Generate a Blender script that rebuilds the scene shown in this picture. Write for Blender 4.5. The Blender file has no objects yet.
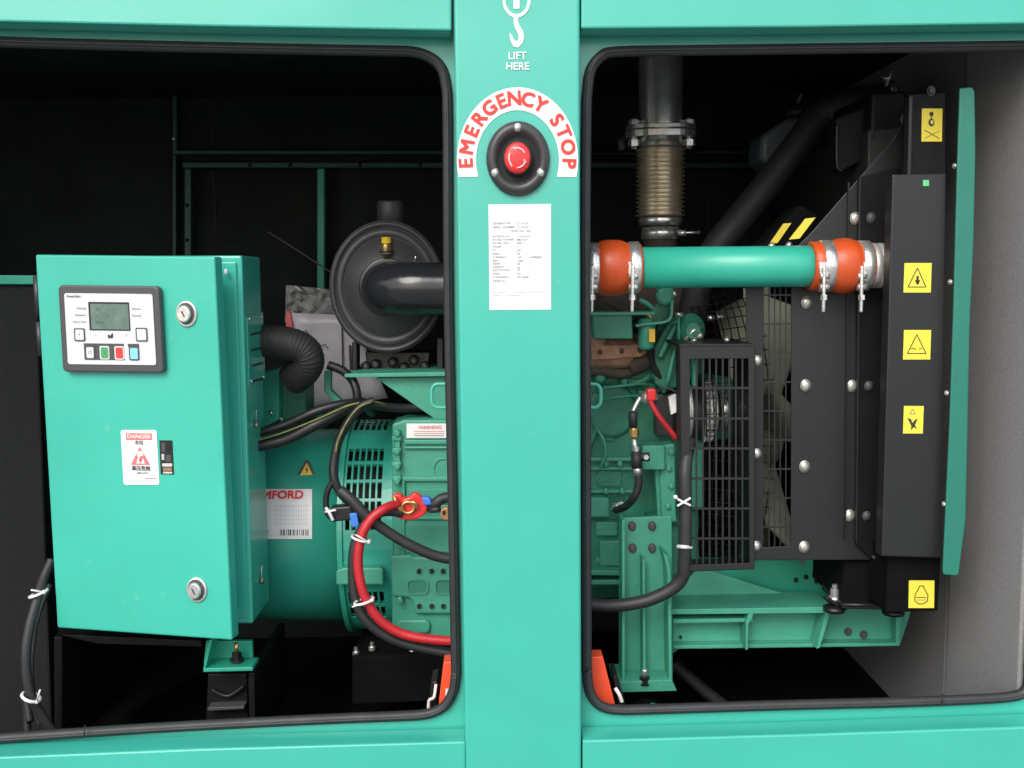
import bpy, bmesh, math, random
from mathutils import Vector, Matrix
random.seed(7)
S = bpy.context.scene
COL = S.collection
PI = math.pi
AS = 1.17                      # the round fittings of this set stand a little taller than wide

# ------------------------------------------------------------------ camera
F = 1040.0
CAM = Vector((0, -1.6, 0))
YAW, PITCH, ROLL = math.radians(1.0), math.radians(5.8), math.radians(0.56)
RM = Matrix.Rotation(-YAW, 3, 'Z') @ Matrix.Rotation(PI/2 - PITCH, 3, 'X') @ Matrix.Rotation(-ROLL, 3, 'Z')
cd = bpy.data.cameras.new('camera'); cam = bpy.data.objects.new('camera', cd); COL.objects.link(cam)
cam.location = CAM; cam.rotation_euler = RM.to_euler()
cd.sensor_width = 36; cd.lens = F*36/1024; cd.clip_start = 0.05; cd.clip_end = 500
S.camera = cam

def ray(px, py):
    return (RM @ Vector((px-512, 384-py, -F))).normalized()

class Plane:
    def __init__(s, o, n):
        s.o = Vector(o); s.n = Vector(n).normalized()      # n points away from the viewer
        s.u = Vector((0,0,1)).cross(s.n) * -1
        s.u = s.n.cross(Vector((0,0,1))).normalized(); s.v = s.u.cross(s.n).normalized()
    def at(s, px, py, off=0.0):                             # off > 0: towards the viewer
        d = ray(px, py); o = s.o - s.n*off
        t = (o-CAM).dot(s.n)/d.dot(s.n)
        return CAM + d*t
    def proj(s, w, off=0.0):
        return w
_pc = {}
def FY(y):
    if y not in _pc: _pc[y] = Plane((0,y,0),(0,1,0))
    return _pc[y]
def P(px, py, y): return FY(y).at(px, py)
def mpp(y): return (1.6+y)/F
def to_px(w):
    l = RM.transposed() @ (Vector(w)-CAM)
    return 512 + F*l.x/-l.z, 384 - F*l.y/-l.z

# ------------------------------------------------------------------ materials
def mat(name, col, rough=0.5, metal=0.0, bump=0.0, bscale=200, var=0.0, vscale=8, coat=0.0, spec=0.5, alpha=1.0, dirt=None, trans=0.0, wave=0):
    m = bpy.data.materials.new(name); m.use_nodes = True
    nt = m.node_tree; b = nt.nodes['Principled BSDF']
    b.inputs['Base Color'].default_value = (*col,1); b.inputs['Roughness'].default_value = rough
    b.inputs['Metallic'].default_value = metal; b.inputs['Coat Weight'].default_value = coat
    b.inputs['Coat Roughness'].default_value = 0.12
    b.inputs['Specular IOR Level'].default_value = spec
    b.inputs['Alpha'].default_value = alpha
    b.inputs['Transmission Weight'].default_value = trans
    tc = nt.nodes.new('ShaderNodeTexCoord')
    geo = nt.nodes.new('ShaderNodeNewGeometry')
    if var or dirt:
        n = nt.nodes.new('ShaderNodeTexNoise'); n.inputs['Scale'].default_value = vscale
        n.inputs['Detail'].default_value = 6; n.inputs['Roughness'].default_value = .65
        nt.links.new(geo.outputs['Position'], n.inputs['Vector'])
        r = nt.nodes.new('ShaderNodeValToRGB')
        c2 = dirt if dirt else tuple(c*(1-var) for c in col)
        r.color_ramp.elements[0].position = .35; r.color_ramp.elements[1].position = .68
        r.color_ramp.elements[0].color = (*c2,1)
        r.color_ramp.elements[1].color = (*[min(1,c*(1+var*.5)) for c in col],1)
        nt.links.new(n.outputs['Fac'], r.inputs['Fac']); nt.links.new(r.outputs['Color'], b.inputs['Base Color'])
        if wave:
            n4 = nt.nodes.new('ShaderNodeTexNoise'); n4.inputs['Scale'].default_value = 55; n4.inputs['Detail'].default_value = 5; n4.inputs['Roughness'].default_value = .8
            nt.links.new(geo.outputs['Position'], n4.inputs['Vector'])
            r4 = nt.nodes.new('ShaderNodeMapRange'); r4.inputs['From Min'].default_value = .62; r4.inputs['From Max'].default_value = .80; r4.inputs['To Max'].default_value = .5
            nt.links.new(n4.outputs['Fac'], r4.inputs['Value'])
            m4 = nt.nodes.new('ShaderNodeMixRGB'); m4.inputs['Color2'].default_value = (.42,.50,.46,1)
            nt.links.new(r4.outputs['Result'], m4.inputs['Fac']); nt.links.new(r.outputs['Color'], m4.inputs['Color1']); nt.links.new(m4.outputs['Color'], b.inputs['Base Color'])
        mr = nt.nodes.new('ShaderNodeMapRange')
        mr.inputs['To Min'].default_value = min(1,rough*1.25); mr.inputs['To Max'].default_value = rough*.85
        nt.links.new(n.outputs['Fac'], mr.inputs['Value']); nt.links.new(mr.outputs['Result'], b.inputs['Roughness'])
    if bump:
        n2 = nt.nodes.new('ShaderNodeTexNoise'); n2.inputs['Scale'].default_value = bscale; n2.inputs['Detail'].default_value = 4
        nt.links.new(geo.outputs['Position'], n2.inputs['Vector'])
        bp = nt.nodes.new('ShaderNodeBump'); bp.inputs['Strength'].default_value = bump; bp.inputs['Distance'].default_value = .002
        nt.links.new(n2.outputs['Fac'], bp.inputs['Height']); nt.links.new(bp.outputs['Normal'], b.inputs['Normal'])
        if wave:
            n3 = nt.nodes.new('ShaderNodeTexNoise'); n3.inputs['Scale'].default_value = 3.5; n3.inputs['Detail'].default_value = 1
            nt.links.new(geo.outputs['Position'], n3.inputs['Vector'])
            b3 = nt.nodes.new('ShaderNodeBump'); b3.inputs['Strength'].default_value = wave; b3.inputs['Distance'].default_value = .03
            nt.links.new(n3.outputs['Fac'], b3.inputs['Height']); nt.links.new(b3.outputs['Normal'], bp.inputs['Normal'])
    return m
G1 = (.045,.43,.34)
MT = dict(
 green = mat('green_paint', G1, .33, bump=.05, bscale=260, var=.05, vscale=3, coat=.6, wave=.35),
 green2 = mat('cabinet_green_paint', (.04,.45,.345), .38, bump=.06, bscale=300, var=.06, vscale=4, coat=.4, wave=.35),
 greeni = mat('inner_green_paint', (.025,.36,.24), .42, bump=.12, bscale=120, var=.12, vscale=10),
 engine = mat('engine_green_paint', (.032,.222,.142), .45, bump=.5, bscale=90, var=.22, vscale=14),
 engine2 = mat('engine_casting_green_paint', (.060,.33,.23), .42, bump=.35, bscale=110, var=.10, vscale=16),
 pipe_green = mat('pipe_green_paint', (.03,.41,.295), .38, bump=.12, bscale=90, var=.08, coat=.12),
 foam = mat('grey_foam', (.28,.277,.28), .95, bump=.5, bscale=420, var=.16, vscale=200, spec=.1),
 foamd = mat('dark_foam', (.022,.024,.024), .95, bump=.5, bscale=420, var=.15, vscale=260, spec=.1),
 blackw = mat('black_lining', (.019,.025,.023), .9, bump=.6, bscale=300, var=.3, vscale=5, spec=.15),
 floor = mat('black_base_paint', (.006,.006,.006), .8, bump=.2, bscale=80, var=.3, spec=.08),
 blackp = mat('black_powder_coat', (.009,.010,.0105), .38, bump=.15, bscale=400, var=.15, vscale=12),
 greyp = mat('charcoal_powder_coat', (.013,.0145,.015), .38, bump=.15, bscale=400, var=.12, vscale=10),
 rubber = mat('black_rubber', (.026,.027,.030), .5, bump=.2, bscale=200, var=.2, vscale=30),
 hose = mat('matt_black_hose', (.02,.02,.022), .6, bump=.3, bscale=300, var=.2, vscale=30),
 plastic = mat('black_plastic', (.035,.035,.037), .38, bump=.1, bscale=300),
 gplas = mat('grey_plastic', (.065,.062,.068), .45, bump=.1, bscale=500),
 filt = mat('filter_housing_plastic', (.05,.052,.055), .40, bump=.2, bscale=250, var=.1, vscale=20),
 duct = mat('duct_plastic', (.018,.02,.024), .18, bump=.15, bscale=60, var=.1, vscale=20),
 steel = mat('zinc_plated_steel', (.80,.80,.78), .26, .8, bump=.2, bscale=150, var=.2, vscale=60),
 bolt = mat('zinc_bolt', (.62,.61,.55), .35, .75, bump=.2, bscale=300, var=.2, vscale=120),
 alu = mat('cast_aluminium', (.75,.75,.73), .40, .6, bump=.4, bscale=200, var=.2, vscale=50),
 pipe = mat('aluminised_exhaust', (.86,.86,.84), .24, .85, bump=.06, bscale=60, var=.3, vscale=22),
 bell = mat('straw_tinted_bellows', (.82,.72,.56), .30, .8, var=.2, vscale=40),
 brass = mat('brass', (.62,.42,.16), .35, .9),
 copper = mat('copper_lug', (.55,.28,.14), .4, .8),
 rust = mat('rusty_manifold', (.42,.24,.16), .85, bump=.8, bscale=120, dirt=(.25,.13,.08), vscale=45),
 rustd = mat('sooty_iron_and_shade', (.07,.055,.045), .8, bump=.8, bscale=100, var=.3, vscale=30),  # also colours the added shade bar under the manifold
 orange = mat('orange_silicone', (.56,.078,.015), .36, bump=.18, bscale=320, var=.12, vscale=30),
 orred = mat('orange_red_paint', (.82,.085,.03), .4, bump=.1),
 red = mat('red_plastic', (.72,.035,.035), .35, bump=.15, bscale=100),
 redw = mat('red_cable_jacket', (.50,.02,.03), .38, bump=.3, bscale=180, var=.15, vscale=60),
 redin = mat('red_ink', (.72,.04,.03), .55),
 redin2 = mat('faded_red_ink', (.72,.16,.17), .55),
 blkin = mat('black_ink', (.03,.03,.03), .55),
 gryin = mat('grey_ink', (.13,.13,.14), .6),
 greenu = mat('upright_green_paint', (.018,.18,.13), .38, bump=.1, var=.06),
 blackm = mat('satin_black_plate', (.008,.008,.009), .5, bump=.3, bscale=60, var=.3, vscale=9, spec=.2),
 gryp = mat('pale_grey_print', (.27,.27,.29), .6),
 drum = mat('alternator_green_paint', (.032,.36,.265), .36, bump=.12, bscale=150, var=.06, vscale=9, coat=.2),
 jacket = mat('black_cable_jacket', (.013,.013,.015), .42, bump=.2, bscale=250, var=.2, vscale=40),
 shadeg = mat('green_paint_with_shade', (.008,.06,.045), .5),  # green darkened to carry the shade on rear bars and louvre slots
 white = mat('white_sticker', (.80,.80,.80), .4, var=.03, vscale=40),
 lgrey = mat('pale_grey_fascia', (.62,.63,.66), .4),
 paper = mat('bagged_paper', (.60,.57,.61), .35, bump=.6, bscale=22, var=.18, vscale=14),
 bag = mat('crumpled_clear_bag', (.36,.37,.36), .1, bump=.7, bscale=35, var=.35, vscale=30),
 tie = mat('white_nylon', (.78,.78,.76), .4),
 yellow = mat('yellow_sticker', (.80,.66,.06), .42, var=.03),
 yel2 = mat('yellow_lamp_tip', (.75,.5,.03), .35),
 amber = mat('amber_yellow_sticker', (.82,.50,.02), .42),
 blue = mat('blue_connector', (.05,.20,.68), .4),
 lblue = mat('light_blue_key', (.22,.62,.78), .45),
 greenk = mat('green_key', (.06,.32,.11), .45),
 redk = mat('red_key', (.80,.05,.04), .45),
 lcd = mat('lcd_glass', (.13,.20,.17), .15, bump=.05, var=.25, vscale=45, coat=.5),
 lcdd = mat('lcd_segments', (.07,.12,.10), .3),
 sage = mat('fan_plastic', (.40,.43,.34), .45, bump=.2, bscale=60, var=.2, vscale=14),
 tank = mat('blue_grey_tank_plastic', (.12,.17,.21), .35),
 lgreen = mat('light_green_plastic', (.12,.55,.22), .5),
 mint = mat('mint_painted_rod', (.09,.50,.38), .35),
 yg = mat('yellow_green_wire', (.22,.24,.06), .45, dirt=(.08,.10,.03), vscale=90),
 core = mat('radiator_core_fins', (.02,.02,.02), .6, bump=.6, bscale=300),
 dim = mat('dark_recess', (.012,.016,.015), .8),
 concrete = mat('concrete', (.21,.207,.2), .9, bump=.5, bscale=20, var=.2, vscale=1.5),
)

# ------------------------------------------------------------------ mesh builder
def cat_rom(pts, n=10, closed=False):
    pts = [Vector(p) for p in pts]; N = len(pts)
    if N < 3: return pts
    out = []
    for i in range(N if closed else N-1):
        g = (lambda k: pts[k % N]) if closed else (lambda k: pts[max(0,min(N-1,k))])
        a,b,c,d = g(i-1),g(i),g(i+1),g(i+2)
        for k in range(n):
            t = k/n
            out.append(.5*((2*b)+(c-a)*t+(2*a-5*b+4*c-d)*t*t+(3*b-a-3*c+d)*t**3))
    if not closed: out.append(pts[-1].copy())
    return out
class MB:
    def __init__(s): s.bm = bmesh.new(); s.mats = []; s.sm = set()
    def mi(s, m):
        if m not in s.mats: s.mats.append(m)
        return s.mats.index(m)
    def _f(s, vs, m, smooth=False):
        try: f = s.bm.faces.new(vs)
        except ValueError: return None
        f.material_index = s.mi(m); f.smooth = smooth; return f
    def prism(s, pts, d, m, hole=None):                 # pts: 3-D loop, d: extrusion vector
        a = [s.bm.verts.new(p) for p in pts]; b = [s.bm.verts.new(Vector(p)+d) for p in pts]
        n = len(a)
        s._f(a, m); s._f(b[::-1], m)
        for i in range(n): s._f([a[i], b[i], b[(i+1)%n], a[(i+1)%n]], m)
        return s
    def pxs(s, pl, pts, depth, m, off=0.0):             # pixel outline on a plane, pushed away from the viewer
        if not isinstance(pl, Plane): pl = FY(pl)
        return s.prism([pl.at(x,y,off) for x,y in pts], pl.n*depth, m)
    def rect(s, pl, x0, y0, x1, y1, depth, m, off=0.0):
        return s.pxs(pl, [(x0,y0),(x1,y0),(x1,y1),(x0,y1)], depth, m, off)
    def box(s, a, b, m):
        x0,y0,z0 = a; x1,y1,z1 = b
        return s.prism([Vector(p) for p in ((x0,y0,z0),(x1,y0,z0),(x1,y0,z1),(x0,y0,z1))], Vector((0,y1-y0,0)), m)
    def ring(s, outer, inner, d, m):                    # two 3-D loops of the same length
        n = len(outer)
        A=[s.bm.verts.new(p) for p in outer]; B=[s.bm.verts.new(p) for p in inner]
        C=[s.bm.verts.new(Vector(p)+d) for p in outer]; D=[s.bm.verts.new(Vector(p)+d) for p in inner]
        for i in range(n):
            j=(i+1)%n
            s._f([A[i],A[j],B[j],B[i]],m); s._f([C[i],D[i],D[j],C[j]],m)
            s._f([A[i],C[i],C[j],A[j]],m); s._f([B[i],B[j],D[j],D[i]],m)
        return s
    def tube(s, pts, r, m, seg=12, n=10, closed=False, corr=None, straight=False, caps=True, squash=1.0):
        p = [Vector(q) for q in pts] if straight else cat_rom(pts, n, closed)
        N = len(p); rings = []
        t0 = (p[1]-p[0]).normalized()
        up = Vector((0,0,1)) if abs(t0.z) < .9 else Vector((1,0,0))
        nrm = (up - t0*up.dot(t0)).normalized(); L = 0
        for i in range(N):
            if closed: t = (p[(i+1)%N]-p[i-1]).normalized()
            else: t = (p[min(N-1,i+1)]-p[max(0,i-1)]).normalized()
            nrm = (nrm - t*nrm.dot(t)).normalized(); bi = t.cross(nrm)
            if i: L += (p[i]-p[i-1]).length
            rr = r(i/(N-1)) if callable(r) else r
            if corr: rr *= 1 + corr[1]*(1 if math.sin(L/corr[0]*2*PI) > 0 else -1)
            rings.append([s.bm.verts.new(p[i]+nrm*math.cos(a)*rr+bi*math.sin(a)*rr*squash) for a in [2*PI*k/seg for k in range(seg)]])
        for i in range(N if closed else N-1):
            A, B = rings[i], rings[(i+1)%N]
            if closed and i == N-1:                     # untwist the seam
                o = min(range(seg), key=lambda q:(A[0].co-B[q].co).length); B = B[o:]+B[:o]
            for k in range(seg): s._f([A[k],A[(k+1)%seg],B[(k+1)%seg],B[k]], m, True)
        if caps and not closed: s._f(rings[0][::-1], m); s._f(rings[-1], m)
        return s
    def lathe(s, c, ax, prof, m, seg=32, e1=None, sc=(1,1), cap=True, smooth=True):
        c = Vector(c); ax = Vector(ax).normalized()
        if e1 is None: e1 = Vector((1,0,0)) if abs(ax.x) < .9 else Vector((0,1,0))
        e1 = (Vector(e1)-ax*Vector(e1).dot(ax)).normalized(); e2 = ax.cross(e1)
        rings = []
        for t, r in prof:
            rings.append([s.bm.verts.new(c+ax*t+e1*math.cos(a)*r*sc[0]+e2*math.sin(a)*r*sc[1]) for a in [2*PI*k/seg for k in range(seg)]])
        mm = m if isinstance(m, list) else [m]*(len(prof)-1)
        for i in range(len(rings)-1):
            for k in range(seg): s._f([rings[i][k],rings[i][(k+1)%seg],rings[i+1][(k+1)%seg],rings[i+1][k]], mm[i], smooth)
        if cap:
            s._f(rings[0][::-1], mm[0]); s._f(rings[-1], mm[-1])
        return s
    def disc(s, c, r, depth, m, seg=32, sc=(1,AS), prof=None):    # round fitting facing the viewer, c on its back plane
        pr = prof or [(0,r),(depth*.8,r),(depth,r*.86)]
        return s.lathe(c, (0,-1,0), pr, m, seg, (1,0,0), sc)
    def ball(s, c, r, m, sc=(1,1,1), seg=16):
        res = bmesh.ops.create_uvsphere(s.bm, u_segments=seg, v_segments=seg//2+2, radius=r)
        k = s.mi(m)
        for v in res['verts']:
            v.co = Vector((v.co.x*sc[0], v.co.y*sc[1], v.co.z*sc[2])) + Vector(c)
            for f in v.link_faces: f.material_index = k; f.smooth = True
        return s
    def text(s, txt, pl, px, py, h, m, off=.001, rot=0, bold=.0, sx=1.0, align='CENTER', th=.0002, sp=1.0):
        if not isinstance(pl, Plane): pl = FY(pl)
        cu = bpy.data.curves.new('t','FONT'); cu.body = txt; cu.size = 1; cu.align_x = align; cu.align_y = 'CENTER'
        cu.offset = 0; cu.resolution_u = 3; cu.space_character = sp
        o = bpy.data.objects.new('t', cu); COL.objects.link(o)
        dg = bpy.context.evaluated_depsgraph_get(); me = bpy.data.meshes.new_from_object(o.evaluated_get(dg))
        bpy.data.objects.remove(o); bpy.data.curves.remove(cu)
        k = h/.70; c = pl.at(px,py,off); ca,sa = math.cos(rot),math.sin(rot)
        vs = []
        q = bold*k
        for i_,(ox,oy) in enumerate([(0,0)] if not bold else [(-q,-q),(q,q),(-q,q),(q,-q),(0,q),(0,-q),(q,0),(-q,0)]):
            vs = []
            for v in me.vertices:
                x,y = v.co.x*k*sx+ox, v.co.y*k+oy
                vs.append(s.bm.verts.new(c - pl.n*(i_*.00004) + pl.u*(x*ca-y*sa) + pl.v*(x*sa+y*ca)))
            for f in me.polygons: s._f([vs[i] for i in f.vertices], m)
        bpy.data.meshes.remove(me); return s
    def build(s, name, parent=None, bevel=0, label=None, seg=2):
        bm = s.bm
        bmesh.ops.remove_doubles(bm, verts=bm.verts, dist=1e-6)
        bmesh.ops.recalc_face_normals(bm, faces=bm.faces)
        me = bpy.data.meshes.new(name); 
        c = Vector((0,0,0))
        if bm.verts:
            mn = Vector([min(v.co[i] for v in bm.verts) for i in range(3)]); mx = Vector([max(v.co[i] for v in bm.verts) for i in range(3)])
            c = (mn+mx)/2; c.z = mn.z
        bmesh.ops.translate(bm, verts=bm.verts, vec=-c)
        bm.to_mesh(me); bm.free()
        for m in s.mats: me.materials.append(MT[m] if isinstance(m,str) else m)
        o = bpy.data.objects.new(name, me); COL.objects.link(o)
        W[o.name] = c
        if parent: o.parent = parent; o.location = c - W[parent.name]
        else: o.location = c
        if bevel:
            b = o.modifiers.new('bevel','BEVEL'); b.width = bevel; b.segments = seg; b.limit_method = 'ANGLE'; b.angle_limit = math.radians(40)
            b.use_clamp_overlap = True
            for f in me.polygons: pass
        if label: o['label'] = label
        return o
W = {}
def tag(o, label, cat, group=None):
    o['label'] = label; o['category'] = cat
    if group: o['group'] = group
    return o
def thing(name, loc, label, cat, group=None):
    o = bpy.data.objects.new(name, None); COL.objects.link(o); o.location = loc; o.empty_display_size = .05
    W[o.name] = Vector(loc); return tag(o, label, cat, group)
def rr(x0,y0,x1,y1,r,seg=6, ry=None):
    ry = ry or r*AS; out = []
    for cx,cy,a0 in ((x1-r,y0+ry,-90),(x1-r,y1-ry,0),(x0+r,y1-ry,90),(x0+r,y0+ry,180)):
        for k in range(seg+1):
            a = math.radians(a0+90*k/seg); out.append((cx+r*math.cos(a), cy+ry*math.sin(a)))
    return out
def ell(cx,cy,rx,ry=None,n=24):
    ry = ry or rx*AS
    return [(cx+rx*math.cos(2*PI*k/n), cy+ry*math.sin(2*PI*k/n)) for k in range(n)]
def bolt(parent, px, py, y, r=5.5, m='bolt', name='bolt', hexa=False, h=.006):
    """domed or hex bolt head with washer, facing the viewer; r in pixels"""
    R_ = r*mpp(y)*.94; b = MB(); c = P(px,py,y)
    if hexa:
        b.lathe(c,(0,-1,0),[(0,R_*1.0),(.0012,R_*1.0)],m,20,(1,0,0),(1,AS))
        b.lathe(c,(0,-1,0),[(.0012,R_*.75),(h,R_*.75),(h+.0006,R_*.6)],m,6,(1,0,.3),(1,AS),smooth=False)
    else:
        b.lathe(c,(0,-1,0),[(0,R_),(.0015,R_),(.0018,R_*.86),(h*.6,R_*.78),(h*.9,R_*.5),(h,R_*.2)],m,20,(1,0,0),(1,AS))
    return b.build(name, parent)
def line(b, pl, pts, w, m, off=.0012, th=.0003):
    """thin printed stroke through pixel points, w px wide"""
    for (xa,ya),(xb,yb) in zip(pts, pts[1:]):
        L = math.hypot(xb-xa,yb-ya) or 1; nx,ny = -(yb-ya)/L*w/2, (xb-xa)/L*w/2
        b.pxs(pl, [(xa+nx,ya+ny),(xb+nx,yb+ny),(xb-nx,yb-ny),(xa-nx,ya-ny)], th, m, off)
def ties(parent, px, py, y, rx, ry, tilt=0, r=1.5, tail=None):
    """cable tie: a ring round a cable, drawn as a closed band plus its tail"""
    b = MB(); k = mpp(y); c = P(px,py,y); ca,sa = math.cos(tilt),math.sin(tilt)
    pts = [c + Vector((math.cos(a)*rx*k*ca, math.sin(a)*rx*k, math.cos(a)*rx*k*sa)) for a in [2*PI*q/12 for q in range(12)]]
    b.tube(pts, r*k, 'tie', 6, 2, closed=True)
    b.ball(c+Vector((rx*k*.9*ca,-rx*k*.5,rx*k*.9*sa)), 2.2*k, 'tie')
    if tail: b.tube([c+Vector((rx*k*.9*ca,-rx*k*.5,rx*k*.9*sa)), P(*tail,y-.02)], .9*k, 'tie', 6, 2)
    return b.build('cable_tie', parent)

# ------------------------------------------------------------------ key dimensions
XW = P(1019.5,640,.07).x                                   # foam face of the end wall
d_ = ray(890,697); ZF = (CAM + d_*((XW-CAM.x)/d_.x)).z   # floor of the enclosure
YB, ZC, XL = 1.08, P(250,92,1.08).z, -1.55
ZT, ZG = ZC+.06, ZF-.35

# ------------------------------------------------------------------ world, sun, ground
w = bpy.data.worlds.new('World'); S.world = w; w.use_nodes = True
nt = w.node_tree; bg = nt.nodes['Background']
sky = nt.nodes.new('ShaderNodeTexSky'); sky.sky_type = 'NISHITA'; sky.sun_disc = False
EL, AZ = math.radians(38), math.radians(203)             # azimuth measured from +y, clockwise
sky.sun_elevation = EL; sky.sun_rotation = AZ; sky.dust_density = 4; sky.air_density = 1.0; sky.ozone_density = 1.0
tcw = nt.nodes.new('ShaderNodeTexCoord'); nz = nt.nodes.new('ShaderNodeTexNoise'); nz.inputs['Scale'].default_value = 2.6; nz.inputs['Detail'].default_value = 7
nt.links.new(tcw.outputs['Generated'], nz.inputs['Vector'])
cr = nt.nodes.new('ShaderNodeValToRGB'); cr.color_ramp.elements[0].position = .40; cr.color_ramp.elements[1].position = .62
nt.links.new(nz.outputs['Fac'], cr.inputs['Fac'])
mx = nt.nodes.new('ShaderNodeMixRGB'); mx.inputs['Color2'].default_value = (9.0,9.2,9.6,1)      # broken white cloud
nt.links.new(cr.outputs['Color'], mx.inputs['Fac']); nt.links.new(sky.outputs['Color'], mx.inputs['Color1'])
nt.links.new(mx.outputs['Color'], bg.inputs['Color']); bg.inputs['Strength'].default_value = .15
sl = bpy.data.lights.new('sun','SUN'); sl.energy = 1.5; sl.angle = math.radians(30); sl.color = (1,.99,.975)
so = bpy.data.objects.new('sun', sl); COL.objects.link(so)
sd = Vector((math.sin(AZ)*math.cos(EL), math.cos(AZ)*math.cos(EL), math.sin(EL)))
so.rotation_euler = sd.to_track_quat('Z','Y').to_euler(); so.location = (0,-3,3)
S.view_settings.view_transform = 'Standard'; S.view_settings.look = 'None'; S.view_settings.gamma = 1
S.view_settings.exposure = .42
g = MB(); g.box((-60,-60,ZG-.1),(60,60,ZG),'concrete'); go = g.build('ground'); go['kind'] = 'structure'

# ------------------------------------------------------------------ enclosure
E = thing('generator_enclosure', (0,.5,ZF-.1), 'green painted steel generator enclosure with two open doorways, rubber seals and foam-lined inside', 'generator enclosure')
pl0 = FY(0)
def V(x,y,z): return Vector((x,y,z))
b = MB()
b.pxs(0, [(452.5,-70),(579.8,-70),(581.5,840),(466.5,840)], .052, 'green'); pil = b.build('pillar', E, .005, seg=3)
b = MB(); q = 'white'
for i in range(1): 
    b.ring([pl0.at(x,y,.0012) for x,y in ell(516.5,-.5,14,18,40)], [pl0.at(x,y,.0012) for x,y in ell(516.5,-.5,11.2,14.6,40)], V(0,.001,0), q)
b.rect(0,513.5,-8,519.5,8.5,.001,q,.0012)
line(b,0,[(515.8,17),(515.8,22),(517,27),(519.5,32)],4.2,q)
hk = [(513.6,15),(518.6,15),(518,21),(519.5,25.5),(523,31),(524,37),(522.5,43),(518,47.5),(513.5,46.5),(510.8,41),(509.2,33),(511.8,35),(513.8,39.5),(517,41.5),(519,38),(518,33),(515,27),(514,21)]
b.pxs(0, hk, .001, q, .0013)
b.text('LIFT',0,517.3,56,7*mpp(0),q,.0012,bold=.012); b.text('HERE',0,517.5,66.5,7*mpp(0),q,.0012,bold=.012)
b.build('lifting_point_decal', pil)
# rails: front sheets + returned edges
def sheet(name, pts, depth, m='green', bev=.003): 
    bb = MB(); bb.pxs(0, pts, depth, m); return bb.build(name, E, bev)
sheet('top_rail', [(-160,-70),(451.3,-70),(451.3,30.5),(200,26),(0,21.5),(-160,17)], .052)
sheet('top_rail', [(581.2,-70),(1200,-70),(1200,22),(1024,23.5),(800,27),(581.2,28.5)], .052)
sheet('bottom_rail', [(-160,770),(0,757),(200,749),(465.4,741.5),(465.4,860),(-160,860)], .052)
sheet('bottom_rail', [(582.6,740.5),(800,734.5),(1024,727),(1200,722),(1200,860),(582.6,860)], .052)
# flange sheets with rounded openings, behind the rails
SY = .056
Lp = [(-150,22),(-60,38),(0,42.5),(120,46),(250,49),(380,51.5),(412,52.5),(430,58),(441,68),(446,84),(448,120),(449,300),(453,500),(456,655),(455.8,676),(453,691),(446.5,703),(436,710),(421,713.6),(395,715),(300,719),(150,727),(0,737),(-60,741),(-150,750)]
Rp = [(588,120),(589.5,90),(593,71),(602,58),(618,52.5),(700,51),(850,49),(1000,47),(1100,46),(1140,60),(1140,120),(1135,640),(1026,640),(1024,668),(1019,684),(1008,692),(985,697.5),(900,701),(780,704),(625,709),(606,707),(595,698),(590,682),(588.5,640),(587.5,400),(587,250)]
Rp = [(586,120),(587.3,90),(590.5,71),(600,58),(617,52.5),(700,51),(850,49),(1000,47),(1050,46.5),(1065,52),(1072,66),(1070,100),(1047,400),(1029,640),(1027.5,676),(1024,689),(1014,694.5),(985,697.5),(900,701),(780,704),(645,708.2),(620,708.6),(604,706.2),(594,699),(588.5,687),(586.8,670),(586.3,640),(585.5,400),(585,250)]
pS = FY(SY)
def flange(path, box):
    x0,y0,x1,y1 = box; inner = cat_rom([pS.at(x,y) for x,y in path], 4, True); outer = []
    cx = sum(p.x for p in inner)/len(inner); cz = sum(p.z for p in inner)/len(inner)
    A,B = pS.at(x0,y0), pS.at(x1,y1)
    for p in inner:
        dx,dz = p.x-cx, p.z-cz
        k = min(((B.x if dx>0 else A.x)-cx)/dx if abs(dx)>1e-6 else 1e9, ((A.z if dz>0 else B.z)-cz)/dz if abs(dz)>1e-6 else 1e9)
        outer.append(V(cx+dx*k, SY, cz+dz*k))
    return outer, inner
for path, bx_ in ((Lp,(-230,-60,500,830)), (Rp,(538,-60,1230,830))):
    o_, i_ = flange(path, bx_)
    b = MB(); b.ring(o_, i_, V(0,.004,0), 'green'); b.build('door_flange', E)
    b = MB()
    pts = cat_rom([pS.at(x,y,.0) for x,y in path], 4, True)
    b.tube([p+V(0,-.005,0) for p in pts], .0085, 'rubber', 12, closed=True, straight=True)
    b.tube([p+V(0,-.0135,0) for p in pts], .0022, 'rubber', 8, closed=True, straight=True)
    sl_ = b.build('rubber_door_seal', E)
    for jx,jy in (((85,731.5),) if path is Lp else ((943,699),)):
        b = MB(); b.tube([P(jx,jy-6,.035), P(jx-1,jy+5,.032)], .0012, 'dim', 6); b.build('seal_joint', sl_)
# shell
x0s, x1s = XL-.06, XW+.06
b = MB(); b.box((x0s,0.062,ZC),(x1s,YB+.06,ZT),'green'); b.build('roof', E)
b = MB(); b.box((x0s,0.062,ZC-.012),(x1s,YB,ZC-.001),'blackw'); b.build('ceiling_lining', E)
b = MB(); b.box((x0s,YB+.003,ZF-.2),(x1s,YB+.06,ZC),'green'); b.build('rear_wall', E)
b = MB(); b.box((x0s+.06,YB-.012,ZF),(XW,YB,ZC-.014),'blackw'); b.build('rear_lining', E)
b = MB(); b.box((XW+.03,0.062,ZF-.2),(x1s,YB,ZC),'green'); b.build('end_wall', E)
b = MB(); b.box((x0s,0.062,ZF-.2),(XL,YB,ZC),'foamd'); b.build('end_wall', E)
b = MB(); b.box((XL+.003,0.062,ZF-.06),(XW+.027,YB-.014,ZF),'floor'); b.build('floor_pan', E)
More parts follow.
